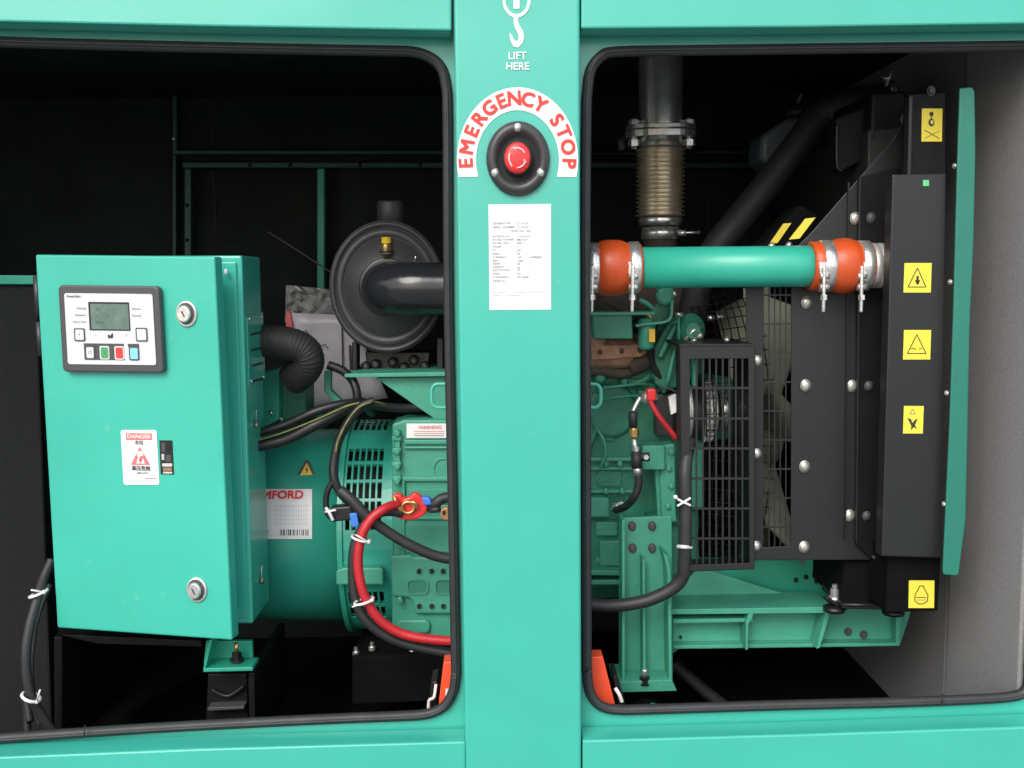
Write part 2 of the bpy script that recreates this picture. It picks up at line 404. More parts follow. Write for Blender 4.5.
b = MB(); b.box((x0s,-.001,ZG+.02),(x1s,.05,P(500,840,0).z),'green'); b.build('base_skirt', E)
# foam of the end wall: deep panel and a thicker strip near the doorway
dr = ray(955,430); yst = (CAM + dr*(XW/dr.x)).y
b = MB(); b.box((XW,yst+.014,ZF),(XW+.028,YB-.014,ZC-.014),'foam'); b.build('foam_lining', E)
b = MB()
p55 = P(955,430,.105)
dr = ray(955,430); yst = (CAM + dr*((XW-.010)/dr.x)).y
pa = [(XW-.002,.065),(XW-.010,yst),(XW-.004,yst+.012),(XW+.006,yst+.012),(XW+.027,yst+.012),(XW+.027,.065)]
b.prism([V(x,y,ZF+.002) for x,y in pa], V(0,0,ZC-ZF-.02), 'foam'); b.build('foam_lining', E, .004)
# dark foam baffle with green capping at the left
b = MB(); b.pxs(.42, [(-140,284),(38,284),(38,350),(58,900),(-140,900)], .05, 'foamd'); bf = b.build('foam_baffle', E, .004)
b = MB(); b.pxs(.41, [(-140,274),(39,275.5),(39,284.5),(-140,284)], .07, 'greeni'); b.build('baffle_capping', bf, .002)
# frame of the opposite doorway, interior shade put into its green
def bar(px0,py0,px1,py1,y=YB-.045,d=.03,m='shadeg'):
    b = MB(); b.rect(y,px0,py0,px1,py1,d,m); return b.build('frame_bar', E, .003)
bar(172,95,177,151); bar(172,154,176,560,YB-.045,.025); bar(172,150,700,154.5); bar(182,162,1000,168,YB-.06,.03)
bar(184,168.3,191,560,YB-.06,.03); bar(317,168.3,324.5,420,YB-.065,.03,'greeni')  # last bar in the lighter green, its light put into the colour
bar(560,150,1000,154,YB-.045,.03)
bolt(E,174,139,YB-.046,2.2,'steel')
# green upright between cover and foam
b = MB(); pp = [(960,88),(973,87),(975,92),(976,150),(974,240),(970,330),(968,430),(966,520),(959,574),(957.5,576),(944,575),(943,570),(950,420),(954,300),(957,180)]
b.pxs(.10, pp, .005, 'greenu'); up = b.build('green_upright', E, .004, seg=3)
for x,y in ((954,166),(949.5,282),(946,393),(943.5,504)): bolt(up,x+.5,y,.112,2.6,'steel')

# ------------------------------------------------------------------ emergency stop
def arcpath(cx,cy,r,a0,a1,n,asp=1.19): return [(cx+r*math.cos(math.radians(a)), cy-r*asp*math.sin(math.radians(a))) for a in [a0+(a1-a0)*k/n for k in range(n+1)]]
cx,cy = 517.5,160
b = MB()
o_ = arcpath(cx,cy,60.6,193.5,-13.5,40,1.2); i_ = arcpath(cx,cy,41.5,199.5,-19.5,40,1.2)
A = [pl0.at(*p,.001) for p in o_]; B = [pl0.at(*p,.001) for p in i_]
for k in range(40):
    b._f([b.bm.verts.new(v) for v in (A[k],A[k+1],B[k+1],B[k])],'white')
for k in range(40): pass
txt = 'EMERGENCY STOP'
wd = dict(E=.95,M=1.15,R=1.02,G=1.05,N=1.05,C=1.02,Y=.98,S=.95,T=.92,O=1.08,P=.98); wd[' ']=.62
tot = sum(wd[c] for c in txt); a = 190.0; span = 200.0
for c in txt:
    da = span*wd[c]/tot; am = a-da/2; a -= da
    if c == ' ': continue
    px = cx+51*math.cos(math.radians(am)); py = cy-51*1.2*math.sin(math.radians(am))
    ang = math.atan2(1.2*math.cos(math.radians(am)), math.sin(math.radians(am)))
    b.text(c,0,px,py,13.2*mpp(0),'redin',.0022,rot=-ang,bold=.03,sx=1.0)
tag(b.build('emergency_stop_sign'), 'white arched sign with red capitals EMERGENCY STOP curving over the stop button', 'sign')
ES = thing('emergency_stop_button', P(518,160,0), 'red mushroom push button in a round black collar on the green pillar', 'emergency button')
k = mpp(0); b = MB()
b.lathe(P(518,159,-.0005),(0,-1,0),[(0,31.3*k),(.006,31*k),(.011,28*k),(.012,25*k),(.010,21.5*k),(-.0,19*k)],'plastic',48,(1,0,0),(1,1.16)); 
b.lathe(P(518,159,-.0018),(0,-1,0),[(0,20*k),(.0006,20*k)],'dim',48,(1,0,0),(1,1.16)); b.build('collar', ES)
b = MB(); b.lathe(P(517.6,158.5,-.002),(0,-1,0),[(0,15*k),(.008,15*k),(.0095,13.5*k)],'dim',32,(1,0,0),(1,1.18)); b.build('plunger', ES)
b = MB(); b.lathe(P(517.3,158.7,-.010),(0,-1,0),[(0,10*k),(.003,11.5*k),(.006,12.8*k),(.010,12.8*k),(.0135,11.2*k),(.0150,8*k),(.0155,2*k)],'red',40,(1,0,0),(1,1.18))
mu = b.build('mushroom_head', ES)
b = MB(); pm = FY(-.0262)
for a0 in (30,150,270):
    pt = arcpath(517.3,157.7,8.4,a0,a0+75,8,1.18); line(b,pm,pt,1.1,'lgrey',.0004)
    line(b,pm,[(pt[-1][0]-2,pt[-1][1]-.5),pt[-1],(pt[-1][0]+.5,pt[-1][1]+2)],.9,'lgrey',.0004)
b.build('arrow_marks', mu)
for x,y in ((517.5,127.5),(495,172.5),(540.5,172.5)): bolt(ES,x,y,-.0102,3.9,'alu')
# specification sheet
b = MB(); b.pxs(0,[(488.5,204.5),(551,204),(551,309.5),(489.5,310)],.0004,'white',.0008)
pT = FY(0); rows = [(223.5,['GENERATOR','C110 D5'],0),(227.3,['SERIAL NUMBER','X11K181'],0),(231,['','MOD NO.  0011'],-6),
 (236.5,['RATING kVA','110.0 kVA'],0),(239.8,['RATED POWER','88.0 kW'],0),(243.2,['RATED VOLT','400 V'],0),(246.8,['PHASE','3'],0),(250.3,['P.F.','0.8'],0),(254,['FREQ','50'],0),
 (257.4,['CURRENT','159','AMPERES'],0),(261,['RPM','1500'],0),(264,['TEMP','40','C'],0),(267.2,['WEIGHT','kg'],0),(270.4,['EXCITATION','35','V'],0),(273.8,['YEAR','2011'],0),(277.3,['STANDARD','ISO 8528'],0),(281,['MADE IN','',''],0)]
for y,tx,dx in rows:
    for i,t in enumerate(tx):
        if t: b.text(t,0,492.4+dx*(i==1)+(0,24.5,37)[i],y,2.15*k,'gryp',.0012,align='LEFT',bold=.012)
b.text('SET RATED TO STANDARD CONDITIONS',0,492.4,292.7,1.9*k,'gryp',.0012,align='LEFT')
b.text('REFER TO THE MANUAL',0,492.4,295.9,1.9*k,'gryp',.0012,align='LEFT')
tag(b.build('specification_sheet'), 'white paper sheet of small grey print stuck to the green pillar below the stop button', 'label')

# ------------------------------------------------------------------ control cabinet
CB = thing('control_cabinet', P(150,635,.29), 'bright green control cabinet with a grey display unit and two round locks on its door', 'control cabinet')
YC = .22
b = MB(); c0 = P(244,622,YC)
A_,B_ = P(60,256,YC), P(242,255.5,YC); C_,D_ = P(253,624,YC), P(70,622,YC)
xr = (B_.x+C_.x)/2; xl = (A_.x+D_.x)/2
b.prism([A_,B_,C_,D_], V(.0,.14,0), 'green2'); cab = b.build('cabinet_body', CB, .004)
# door: hinged left, standing slightly open
hl = P(45,440,.205); hr = P(225,440,.135)
nn = Vector((-(hr.y-hl.y), (hr.x-hl.x), 0)).normalized(); DP = Plane(hl, nn)
dpts = [(35,254.5),(214.5,256.5),(232,640.5),(57,628)]
b = MB(); b.pxs(DP, dpts, .028, 'green2'); dor = b.build('door', CB, .0035, seg=3)
b = MB(); b.pxs(YC-.005,[(216,262),(236,262),(247.5,618),(229,618)],.004,'green2'); b.build('door_frame_channel', CB, .002)
b = MB(); b.rect(YC-.016,224,269,227,274,.004,'white'); b.build('limit_tab', CB, .001)
bolt(CB,236,609,YC-.0055,1.6,'dim')
# hinges
for ya,yb_ in ((276,316),(322,356)):
    b = MB(); f=lambda y:34+ (y-255)*.059
    b.tube([DP.at(f(ya)+1,ya,-.01),DP.at(f(yb_)+1,yb_,-.01)], .0055,'plastic',12); b.build('hinge', CB)
# display unit
ctl = MB(); ctl.pxs(DP, rr(57.6,286,163.5,374,4,5) and [(58+ (y-285)*.055+ (x-58), y+ (x-58)*.012) for x,y in rr(57.6,285,158.5,372,4.5,5)], .014, 'gplas', .014)
ctl = ctl.build('display_unit', dor, .003)
def D(x,y): return (x+(y-285)*.055, y+(x-58)*.012)
b = MB(); of = .0155
b.pxs(DP,[D(x,y) for x,y in rr(63.6,293,151.8,364,2,3)],.001,'lgrey',of); fas = b.build('fascia', ctl)
b = MB()
b.pxs(DP,[D(x,y) for x,y in ((87.2,301.5),(128,301.5),(128,330),(87.2,330))],.0006,'dim',of+.0006)
b.pxs(DP,[D(x,y) for x,y in ((89,303.3),(127,303.3),(127,328.8),(89,328.8))],.0006,'lcd',of+.0012)
for i,(x,y,t) in enumerate(((94,309,'0 V'),(94,315.5,'L1'),(106,315.5,'0'),(94,322,'0.0 Hz'))): b.text(t,DP,*D(x,y),2.6*k,'lcdd',of+.0016,align='LEFT')
b.build('screen', ctl)
b = MB()
b.text('PowerStart',DP,*D(66,296.3),2.6*k,'gryin',of+.0006,align='LEFT',bold=.01)
for x,y,t,al in ((84.5,308,'Warning','RIGHT'),(84.5,314.8,'Shutdown','RIGHT'),(84.5,321.5,'Not in Auto','RIGHT'),(130.5,308,'Remote','LEFT'),(130.5,314.8,'Running','LEFT')):
    b.text(t,DP,*D(x,y),2.3*k,'gryin',of+.0006,align=al)
b.text('i',DP,*D(93,334.8),3.2*k,'gryin',of+.0006); b.text('?',DP,*D(123.5,334.8),3.2*k,'gryin',of+.0006)
b.pxs(DP,[D(x,y) for x,y in ((105,334.2),(106.5,334.2),(107.2,335.5),(109.2,332.8),(110.4,332.8),(110,337.6),(105,337.6))],.0004,'blkin',of+.0006)
b.pxs(DP,[D(x,y) for x,y in ((80.5,343),(120.5,343),(120.5,359.5),(80.5,359.5))],.0006,'gplas',of+.0006)
b.pxs(DP,[D(x,y) for x,y in ((124.5,343),(135.8,343),(135.8,346.3),(124.5,346.3))],.0006,'gplas',of+.0006)
b.build('printed_markings', ctl)
def key(x0,y0,x1,y1,m,mark,mm='gryin'):
    b = MB()
    b.pxs(DP,[D(x,y) for x,y in rr(x0,y0,x1,y1,1.4,3)],.0016,'gplas' if m in('lgrey','lblue') else 'lgrey',of+.0016)
    b.pxs(DP,[D(x,y) for x,y in rr(x0+1.2,y0+1.3,x1-1.2,y1-1.3,1,3)],.0016,m,of+.0022)
    if mark: b.text(mark,DP,*D((x0+x1)/2,(y0+y1)/2),3.6*k,mm,of+.0026)
    b.build('key', ctl)
key(71.3,328,82,341,'lgrey','▲' if 0 else '+'); key(133,326.8,144.5,340.5,'lgrey','-')
key(81.5,345.5,91,359,'lgrey','O'); key(96,345.5,105.5,359,'greenk','I','gryin'); key(110.8,345.5,120.3,359,'redk','O','redin'); key(125.2,345.8,135.2,359.5,'lblue','')
# locks
for x,y in ((187,313.8),(197.3,589.5)):
    L = thing  # part root is its escutcheon
    b = MB(); c = DP.at(x,y,.0); nd = -DP.n
    b.lathe(c,nd,[(0,11.4*k*1.08),(.003,11.2*k*1.08),(.004,10*k*1.08)],'alu',32,DP.u,(1,AS)); 
    b.lathe(c,nd,[(.004,9.6*k*1.08),(.0045,9.4*k*1.08)],'gplas',32,DP.u,(1,AS)); esc = b.build('lock', dor)
    b = MB(); b.lathe(c-DP.u*.001,nd,[(.0045,7.6*k*1.08),(.010,7.2*k*1.08),(.012,6.2*k*1.08)],'steel',24,DP.u,(1,AS))
    b.prism([c-DP.u*.001+nd*.0123+DP.u*(sx*.0016*math.cos(.5)-sz*.005*math.sin(.5))+DP.v*(sz*.005) for sx,sz in ((-1,-1),(1,-1),(1,1),(-1,1))], nd*.0004,'gplas')
    b.build('lock_barrel', esc)
# danger sticker
b = MB()
def T(x,y): return (x+(y-430)*.055,y)
b.pxs(DP,[T(x,y) for x,y in rr(120.6,430,156.4,484.8,2,4)],.0006,'white',.001)
b.pxs(DP,[T(x,y) for x,y in ((125.5,433),(151.5,433.4),(151.5,440.2),(125.5,440))],.0003,'redin2',.0014)
b.text('DANGER',DP,*T(138.5,436.7),4.3*k,'white',.002,bold=.015,sx=1.15)
b.text('危险',DP,*T(138.5,443),3.6*k,'gryin',.0016,bold=.01); 
b.pxs(DP,[T(x,y) for x,y in ((138.7,446.6),(148.4,465),(128.9,465))],.0004,'redin2',.0014)
b.pxs(DP,[T(x,y) for x,y in ell(138.7,454.6,3.1,3.6,16)],.0004,'white',.0020)
b.pxs(DP,[T(x,y) for x,y in ((134.5,463.6),(136.2,458.4),(141.2,458.4),(143,463.6))],.0004,'white',.0019)
b.pxs(DP,[T(x,y) for x,y in ((139.2,456),(137,461),(138.6,461),(137.6,464.5),(141,459.6),(139.4,459.6),(141,456))],.0004,'redin',.0023)
b.text('高压危险',DP,*T(139,468.6),4.0*k,'blkin',.0016,bold=.02)
b.text('380V-415V',DP,*T(140,473.2),2.1*k,'gryin',.0016,bold=.01)
line(b,DP,[T(142,478.6),T(154,478.8)],.8,'gryin',.0014); line(b,DP,[T(125,481),T(153,481)],.5,'redin2',.0014)
b.build('danger_sticker', dor)
# little window
b = MB(); b.pxs(DP,[(159.3,440.3),(172.2,440.5),(173.8,474.6),(160.6,474.2)],.0012,'dim',.001); 
for i,(x0,y0,x1,y1,m) in enumerate(((161.5,443,165,452,'gplas'),(166.5,442,170.5,451,'blackp'),(161.5,454,164,460,'alu'),(165.5,455,171,462,'gplas'),(162,463.4,172,466.5,'alu'),(163,467.5,171.5,471,'rust'),(163,471.8,172,473.6,'alu'))):
    b.pxs(DP,[(x0,y0),(x1,y0),(x1+.2,y1),(x0+.2,y1)],.0006,m,.0018)
b.build('inspection_window', dor)
# louvre plate on the cabinet's right side
xs = lambda z: B_.x + (C_.x-B_.x)*(B_.z-z)/(B_.z-C_.z)
class SidePlane(Plane): pass
nrm_ = Vector((1,0,-(C_.x-B_.x)/(C_.z-B_.z))).normalized()
SP = Plane(B_, V(-1,0,0)); SP.n = -nrm_; SP.u = V(0,1,0); SP.v = nrm_.cross(V(0,1,0)).normalized()*(1)
if SP.v.z<0: SP.v=-SP.v
b = MB(); b.pxs(SP,[(247.5,317),(263,312),(265.2,378),(249.5,386)],.002,'green2',.0022)
for i in range(4):
    y = 332+i*15.5; b.pxs(SP,[(250.5+i*.6,y+1.8),(262.5+i*.5,y-1.4),(262.5+i*.5,y+1.0),(250.5+i*.6,y+4.0)],.001,'shadeg',.0027)  # shade inside the louvre slots painted as dark green strips
lv = b.build('louvre_plate', CB)
for x,y in ((249.6,319),(261.6,317),(251.6,381),(263.8,377)):
    b = MB(); b.ball(SP.at(x,y,.004),.0035,'steel',(.6,1,1)); b.build('screw', lv)
for x,y in ((262,581),(256.5,425)):
    b = MB(); b.ball(SP.at(x,y,.004),.0055,'brass',(.8,1,1)); b.tube([SP.at(x,y-16,.002),SP.at(x-.4,y-8,.003),SP.at(x,y,.006)],.0012,'steel',6,4); b.build('stud', CB)
b = MB(); b.pxs(.27,[(206,641),(252,641),(253,664),(203.5,665)],.01,'greeni'); b.pxs(.22,[(203.5,668.5),(252.5,667),(253,671),(203,672.3)],.05,'greeni')
b.pxs(.22,[(209,640),(212.5,640),(205.5,669.5),(203,669.5)],.05,'greeni')
ft = b.build('mounting_foot', CB, .0015)
b = MB(); c = P(237,661,.245)
b.lathe(c,(0,0,1),[(0,.013),(.006,.013),(.006,.009),(.016,.009)],'blackp',6,smooth=False); b.lathe(c,(0,0,1),[(.016,.004),(.034,.004)],'brass',12); b.build('foot_bolt', ft)

# black pedestal frame under the cabinet
PD = thing('pedestal_frame', P(150,735,.45), 'black painted steel pedestal plates under the green control cabinet', 'frame')
b = MB(); b.pxs(.26,[(53.5,637),(62,637),(62,760),(54.5,760)],.3,'blackm'); b.build('upright_plate', PD, .002)
b = MB(); b.pxs(.27,[(62.5,634.5),(202,641),(202,647),(98,644),(62.5,636)],.28,'blackm'); b.build('shelf_plate', PD, .002)
b = MB(); b.pxs(.252,[(248,673),(254.5,672.5),(256,760),(250,760)],.28,'blackm'); b.build('upright_plate', PD, .002)
b = MB(); b.pxs(.27,[(208,674),(247,674),(248,722),(206,722)],.10,'blackm'); 
b.tube([P(212,690,.262),P(228,696,.262),P(244,686,.262)],.004,'blackp',8); b.build('mount_block', PD, .003)
b = MB(); b.pxs(.245,[(207.5,707.8),(244,706.4),(244,709.2),(207.5,711)],.05,'gplas'); b.build('mount_plate', PD, .001)
# cables left of the cabinet
def cable(name, pts, r, m, label, cat='cable', group=None, **kw):
    """pts: (px, py, depth) """
    b = MB(); b.tube([P(*p) for p in pts], r, m, **kw); o = b.build(name)
    W[o.name] = o.location.copy(); return tag(o, label, cat, group)
c1 = cable('power_cable', [(52,560,.24),(44,578,.22),(37,600,.19),(29,630,.17),(26,660,.16),(30,692,.16),(42,716,.17),(60,742,.18)], .0085, 'rubber', 'grey-black cable with two white ties hanging left of the green control cabinet')
ties(c1, 38.5,593.5,.195,9,8,.35,1.5,(31,590)); ties(c1, 31,697,.16,9,8,-.45,1.8,(40,690))
cable('power_cable', [(50,585,.26),(38,615,.22),(33,640,.21),(31,670,.2),(34,700,.2),(40,725,.2)], .005, 'rubber', 'thinner dark cable running just inside the tied cable left of the control cabinet')
cable('power_cable', [(30,722,.3),(26,700,.32),(28,740,.3)], .007, 'hose', 'short dark cable end low beside the seal under the hanging cables')

# ------------------------------------------------------------------ generator (alternator) end
AY = .60; ca_ = P(362,523,AY); ZA = ca_.z; RV = .222
def on_cyl(px, py, r, x=None):
    """angle of the point on a drum of radius r (axis along x) seen at this pixel"""
    d = ray(px,py); a_ = d.y**2+d.z**2; o = CAM-V(0,AY,ZA); bq = o.y*d.y+o.z*d.z; c_ = o.y**2+o.z**2-r*r
    disc = bq*bq-a_*c_
    if disc < 0: disc = 0
    t = (-bq-math.sqrt(disc))/a_; p = CAM+d*t
    return math.atan2(p.z-ZA, AY-p.y), p
def cylp(x, a, r): return V(x, AY-math.cos(a)*r, ZA+math.sin(a)*r)
AL = thing('alternator', (P(360,520,AY).x, AY, ZF), 'green round alternator drum with slotted vent ring beside the control cabinet', 'alternator')
X = lambda px,py=520: on_cyl(px,py,RV)[1].x
b = MB(); b.lathe(V(X(215),AY,ZA),(1,0,0),[(0,.17),(.01,.20),(X(336)-X(215),.204)],'drum',72,(0,0,1)); b.build('drum_housing', AL)
# vent ring with real slots
xa,xb = X(337),X(392)
cols = [xa, X(345)]
for i in range(6): cols += [X(345)+ (X(383)-X(345))*(i+.70)/6, X(345)+(X(383)-X(345))*(i+1)/6]
cols += [xb]
def rowang(y0,y1): 
    a,b_ = on_cyl(365,y0,RV)[0], on_cyl(365,y1,RV)[0]; return (min(a,b_),max(a,b_))
rows_ = [rowang(*r) for r in ((418.5,430),(448.5,461),(464.5,479.5),(482.5,498.5),(501.5,514),(516,530),(592,604),(607,617),(420-6,421-4))]
rows_ = sorted(set(rows_[:8] + [(a*0+1.5+.16*i, 1.5+.16*i+.1) for i,a in enumerate([0]*8)]))
rows_ = [r for i,r in enumerate(rows_) if i==0 or r[0] > rows_[i-1][1]]
angs = sorted({v for r in rows_ for v in r} | {-PI+2*PI*k/48 for k in range(48)})
angs = [a for i,a in enumerate(angs) if i==0 or a-angs[i-1] > 1e-3]
b = MB(); n_ = len(angs)
for rad in (RV, RV-.006):
    vs = [[b.bm.verts.new(cylp(x,a,rad)) for a in angs] for x in cols]
    for i in range(len(cols)-1):
        for j in range(n_):
            am = (angs[j]+(angs[(j+1)%n_]+(2*PI if j==n_-1 else 0)))/2
            slot = (i%2==1 and 1 <= i <= 12) and any(r[0] < am < r[1] for r in rows_)
            if not slot: b._f([vs[i][j],vs[i][(j+1)%n_],vs[i+1][(j+1)%n_],vs[i+1][j]],'drum',False)
vr = b.build('vent_ring', AL)
md = vr.modifiers.new('thick','SOLIDIFY'); md.thickness = .002
b = MB(); b.lathe(V(X(336),AY,ZA),(1,0,0),[(0,.195),(xb-xa,.195)],'dim',48,(0,0,1)); b.build('inner_screen', AL)
for xx in (X(337),X(388)):
    b = MB(); b.lathe(V(xx,AY,ZA),(1,0,0),[(0,RV-.004),(0,RV+.006),(.010,RV+.006),(.010,RV-.004)],'drum',72,(0,0,1),cap=False,smooth=False); b.build('ring_flange', AL)
# boss on the ring and casting to the right
b = MB(); b.pxs(.36,[(336,571),(343,568),(380,568),(383,570),(383,585),(336,585)],.05,'engine2'); b.build('casting_boss', AL, .003)
CY = .375
b = MB(); b.lathe(V(X(391),AY,ZA),(1,0,0),[(0,RV-.002),(.02,RV-.008),(.16,RV-.02),(.60,RV-.03)],'engine2',72,(0,0,1)); b.build('flywheel_bell', AL)
b = MB()
b.pxs(CY,[(392,424),(404,420),(470,420),(470,640),(398,640),(392,628)],.08,'engine2')
bh = b.build('bell_face_casting', AL, .004)
def rib(x0,y0,x1,y1,y=CY-.008,d=.012,m='engine2',nm='casting_rib',bv=.002,par=None):
    b = MB(); b.rect(y,x0,y0,x1,y1,d,m); return b.build(nm, par or AL, bv)
rib(404,440,470,444.5); rib(404,446.5,470,449); rib(398,477,470,481.5); rib(401,481,405,556); rib(395,430,400,470,CY-.012,.016)
for yy in (436,448,462,476,492): rib(392,yy,401,yy+5,CY-.016,.02)
rib(405,505,470,511,CY-.006,.01); rib(405,517,470,520,CY-.004,.008)
b = MB(); b.lathe(P(443,469,CY),(0,-1,0),[(0,.020),(.004,.020),(.004,.0165),(.0015,.016)],'engine2',28,(1,0,0),(1,AS)); b.build('cast_plug', AL)
b = MB(); b.pxs(CY-.012,[(390,556),(410,555),(414,557),(470,557),(470,614),(415,614),(413,603),(409,598),(392,596)],.02,'engine2'); mp = b.build('lower_mount_pad', AL, .004)
for x,y in ((419.3,571.5),(431.8,571.5),(443.3,571.5),(419.5,606.5),(432,606.5),(443.5,606.5)):
    b = MB(); b.lathe(P(x,y,CY-.0123),(0,-1,0),[(0,.0052),(.0003,.0050)],'dim',16,(1,0,0),(1,AS)); b.lathe(P(x,y,CY-.0123),(0,-1,0),[(0,.0066),(.0008,.0066),(.0008,.0050),(0,.0050)],'engine2',20,(1,0,0),(1,AS),cap=False); b.build('bolt_hole', mp)
b = MB()
for pts in (rr(408,580,427,593,4,4), rr(436,580,462,593,4,4)):
    b.pxs(CY-.0124,pts,.0006,'engine',.0003)
    k5=[FY(CY-.0124).at(x,y,.0) for x,y in pts]; cx5=sum((p for p in k5),V(0,0,0))/len(k5)
    b.ring([cx5+(p-cx5)*1.18 for p in k5],[p for p in k5],V(0,-.0035,0),'engine2')
b.build('pad_recess', mp, .001)
b = MB(); b.pxs(CY,rr(396,620,430,634,5,4),.03,'engine2',.01); b.build('casting_rib', AL, .004)
b = MB(); b.pxs(CY-.002,[(406.5,423.5),(450,423.5),(450,438),(406.5,438)],.001,'white',.003)
b.text('WARNING',CY-.002,430,427.5,3.4*mpp(CY),'redin2',.004,bold=.01); 
for i in range(3): line(b,CY-.002,[(414,431.5+i*2.1),(444,431.5+i*2.1)],.7,'redin2' if i<2 else 'gryin',.0034)
b.build('warning_plate', AL)
# name plate on the drum: bends with it
def decal_cyl(pts_fn, m, r, name=None, b=None): pass
b = MB()
def dpt(px,py,r=.2052): return on_cyl(px,py,r)[1]
def patch(b, x0,y0,x1,y1,m,r=.2052,n=10,sk=0):
    col=[[b.bm.verts.new(dpt(x+sk*(y-y0),y,r)) for y in [y0+(y1-y0)*k/n for k in range(n+1)]] for x in (x0,x1)]
    for k in range(n): b._f([col[0][k],col[1][k],col[1][k+1],col[0][k+1]],m)
patch(b,238,489,312,539,'white')
for i in range(13): patch(b,275+i*2.6,504,275.6+i*2.6,526,'lgrey',.2054,4)
for i in range(5): patch(b,274,506+i*4.4,309,506.6+i*4.4,'lgrey',.2055,1)
random.seed(3); x=280
while x<309:
    wv=random.choice((.6,1,1.5)); patch(b,x,529.5,x+wv,535.5,'blkin' if random.random()>.3 else 'gryin',.2056,1); x+=wv+random.choice((.7,1,1.6))
patch(b,262,530,268,533,'gryin',.2056,1)
c_=dpt(273,494); an_=on_cyl(290,494.5,.2052)[0]; pn=Plane(dpt(273,494.5,.2080), V(0,math.cos(an_),-math.sin(an_))); b.text('STAMFORD',pn,303.5,494.8,8.4*mpp(.4),'redin',.0,align='RIGHT',bold=.03,sx=1.02)
b.build('name_plate_sticker', AL)
b = MB(); pn = Plane(dpt(306,470,.2056), V(0,1,-.32))
b.pxs(pn,[(306.5,460),(308.5,460.4),(315.6,475.6),(314.6,477.6),(297.8,477.6),(296.8,475.8),(304.9,460.4)],.0005,'blkin',.001)
b.pxs(pn,[(306.8,463),(312.9,475.3),(299.8,475.4)],.0004,'amber',.0016)
b.pxs(pn,[(307.8,464.5),(304.8,470),(306.6,470),(305.4,474.6),(308.8,468.9),(307,468.9)],.0003,'blkin',.002)
b.build('warning_triangle_sticker', AL)
# foot beam in black below
b = MB(); b.pxs(.40,[(352,657),(470,652),(470,700),(352,705)],.25,'floor'); fb = b.build('support_foot', AL, .004)
for x,y in ((356,653),(372,648),(412,652)):
    b = MB(); b.lathe(P(x,y+2,.42),(0,0,1),[(0,.007),(.007,.007),(.007,.004),(.016,.004)],'steel',6,smooth=False); b.build('bolt', fb)
# terminal box behind the cabinet
b = MB(); b.pxs(.46,[(262,372),(279,368),(279,420),(262,428)],.10,'greeni'); b.pxs(.50,[(279,375),(306,372),(306,418),(279,424)],.1,'engine'); tb = b.build('terminal_box', AL, .003)
for x,y in ((271.5,412.5),(281.5,419)): bolt(tb,x,y,.455,2.4,'steel')
b = MB(); b.pxs(.44,[(324,371),(331,371),(331,390),(345,404),(338,407),(324,392)],.02,'engine2'); b.build('hook_bracket', AL, .002)

# ------------------------------------------------------------------ air filter
AF = thing('air_filter', P(387,375,.48), 'round charcoal air filter housing with glossy black elbow duct', 'air filter')
c = P(387,287,.44); K = mpp(.44)
b = MB(); b.lathe(c,(0,-1,0),[(-.30,52*K),(-.004,54*K),(0,55.5*K),(.007,55.6*K),(.008,52.5*K),(-.001,51.8*K),(-.001,50.6*K),(.006,49.8*K),(.008,44*K),(.0035,43.4*K),(.0035,42.4*K),(.009,41.8*K),(.012,1*K)],'filt',72,(1,0,0),(1,1.155)); b.build('filter_canister', AF)
b = MB(); b.lathe(c,(0,-1,0),[(.0035,55.9*K),(.0035,57*K),(-.006,57*K),(-.006,55.9*K)],'rubber',72,(1,0,0),(1,1.155),cap=False); b.build('clamp_band', AF)
b = MB(); pts = [P(389,288,.50),P(387.5,288,.425),P(387.5,288,.395),P(394,288,.368),P(412,288.5,.352),P(440,289,.35),P(480,289,.35),P(520,289,.35),P(560,289,.36)]
b.tube(pts, lambda t: 26*mpp(.37), 'duct', 32, 10); el = b.build('outlet_elbow', AF)
b = MB(); b.lathe(c+V(1*K,-.0115,0),(0,-1,0),[(0,28*K),(.004,28*K),(.005,27*K),(.005,24*K)],'duct',48,(1,0,0),(1,1.02)); b.build('elbow_collar', AF)
b = MB(); b.tube([P(366,288,.3515),P(500,289,.3235)],.0008,'duct',6,straight=True)
b = MB(); cc = P(391,232,.52); b.lathe(cc,(0,0,1),[(-.02,.0275),(.058,.0275),(.061,.0265),(.061,.024),(.0,.024)],'filt',40,(1,0,0)); b.build('inlet_stub', AF)
b = MB(); ci = P(386.5,254,.425); 
b.lathe(ci,(0,0,1),[(-.008,.006),(.0,.007),(.002,.0135),(.006,.0135),(.008,.011),(.018,.011),(.020,.0095),(.032,.0095)],['brass','alu','blackp','brass','brass','blackp','yel2'],16,(1,0,0)); b.build('service_indicator', AF)
b = MB(); b.tube([P(415,262,.435),P(415.5,259,.428),P(415.5,256.5,.428)],.0015,'steel',6); b.build('pin', AF)
tag(cable('dipstick_rod', [(268,232,.8),(300,252,.8),(335,275,.8)], .0018, 'gplas', 'thin grey rod slanting down behind the air filter against the dark wall'), 'thin grey rod slanting down behind the air filter against the dark wall','rod')
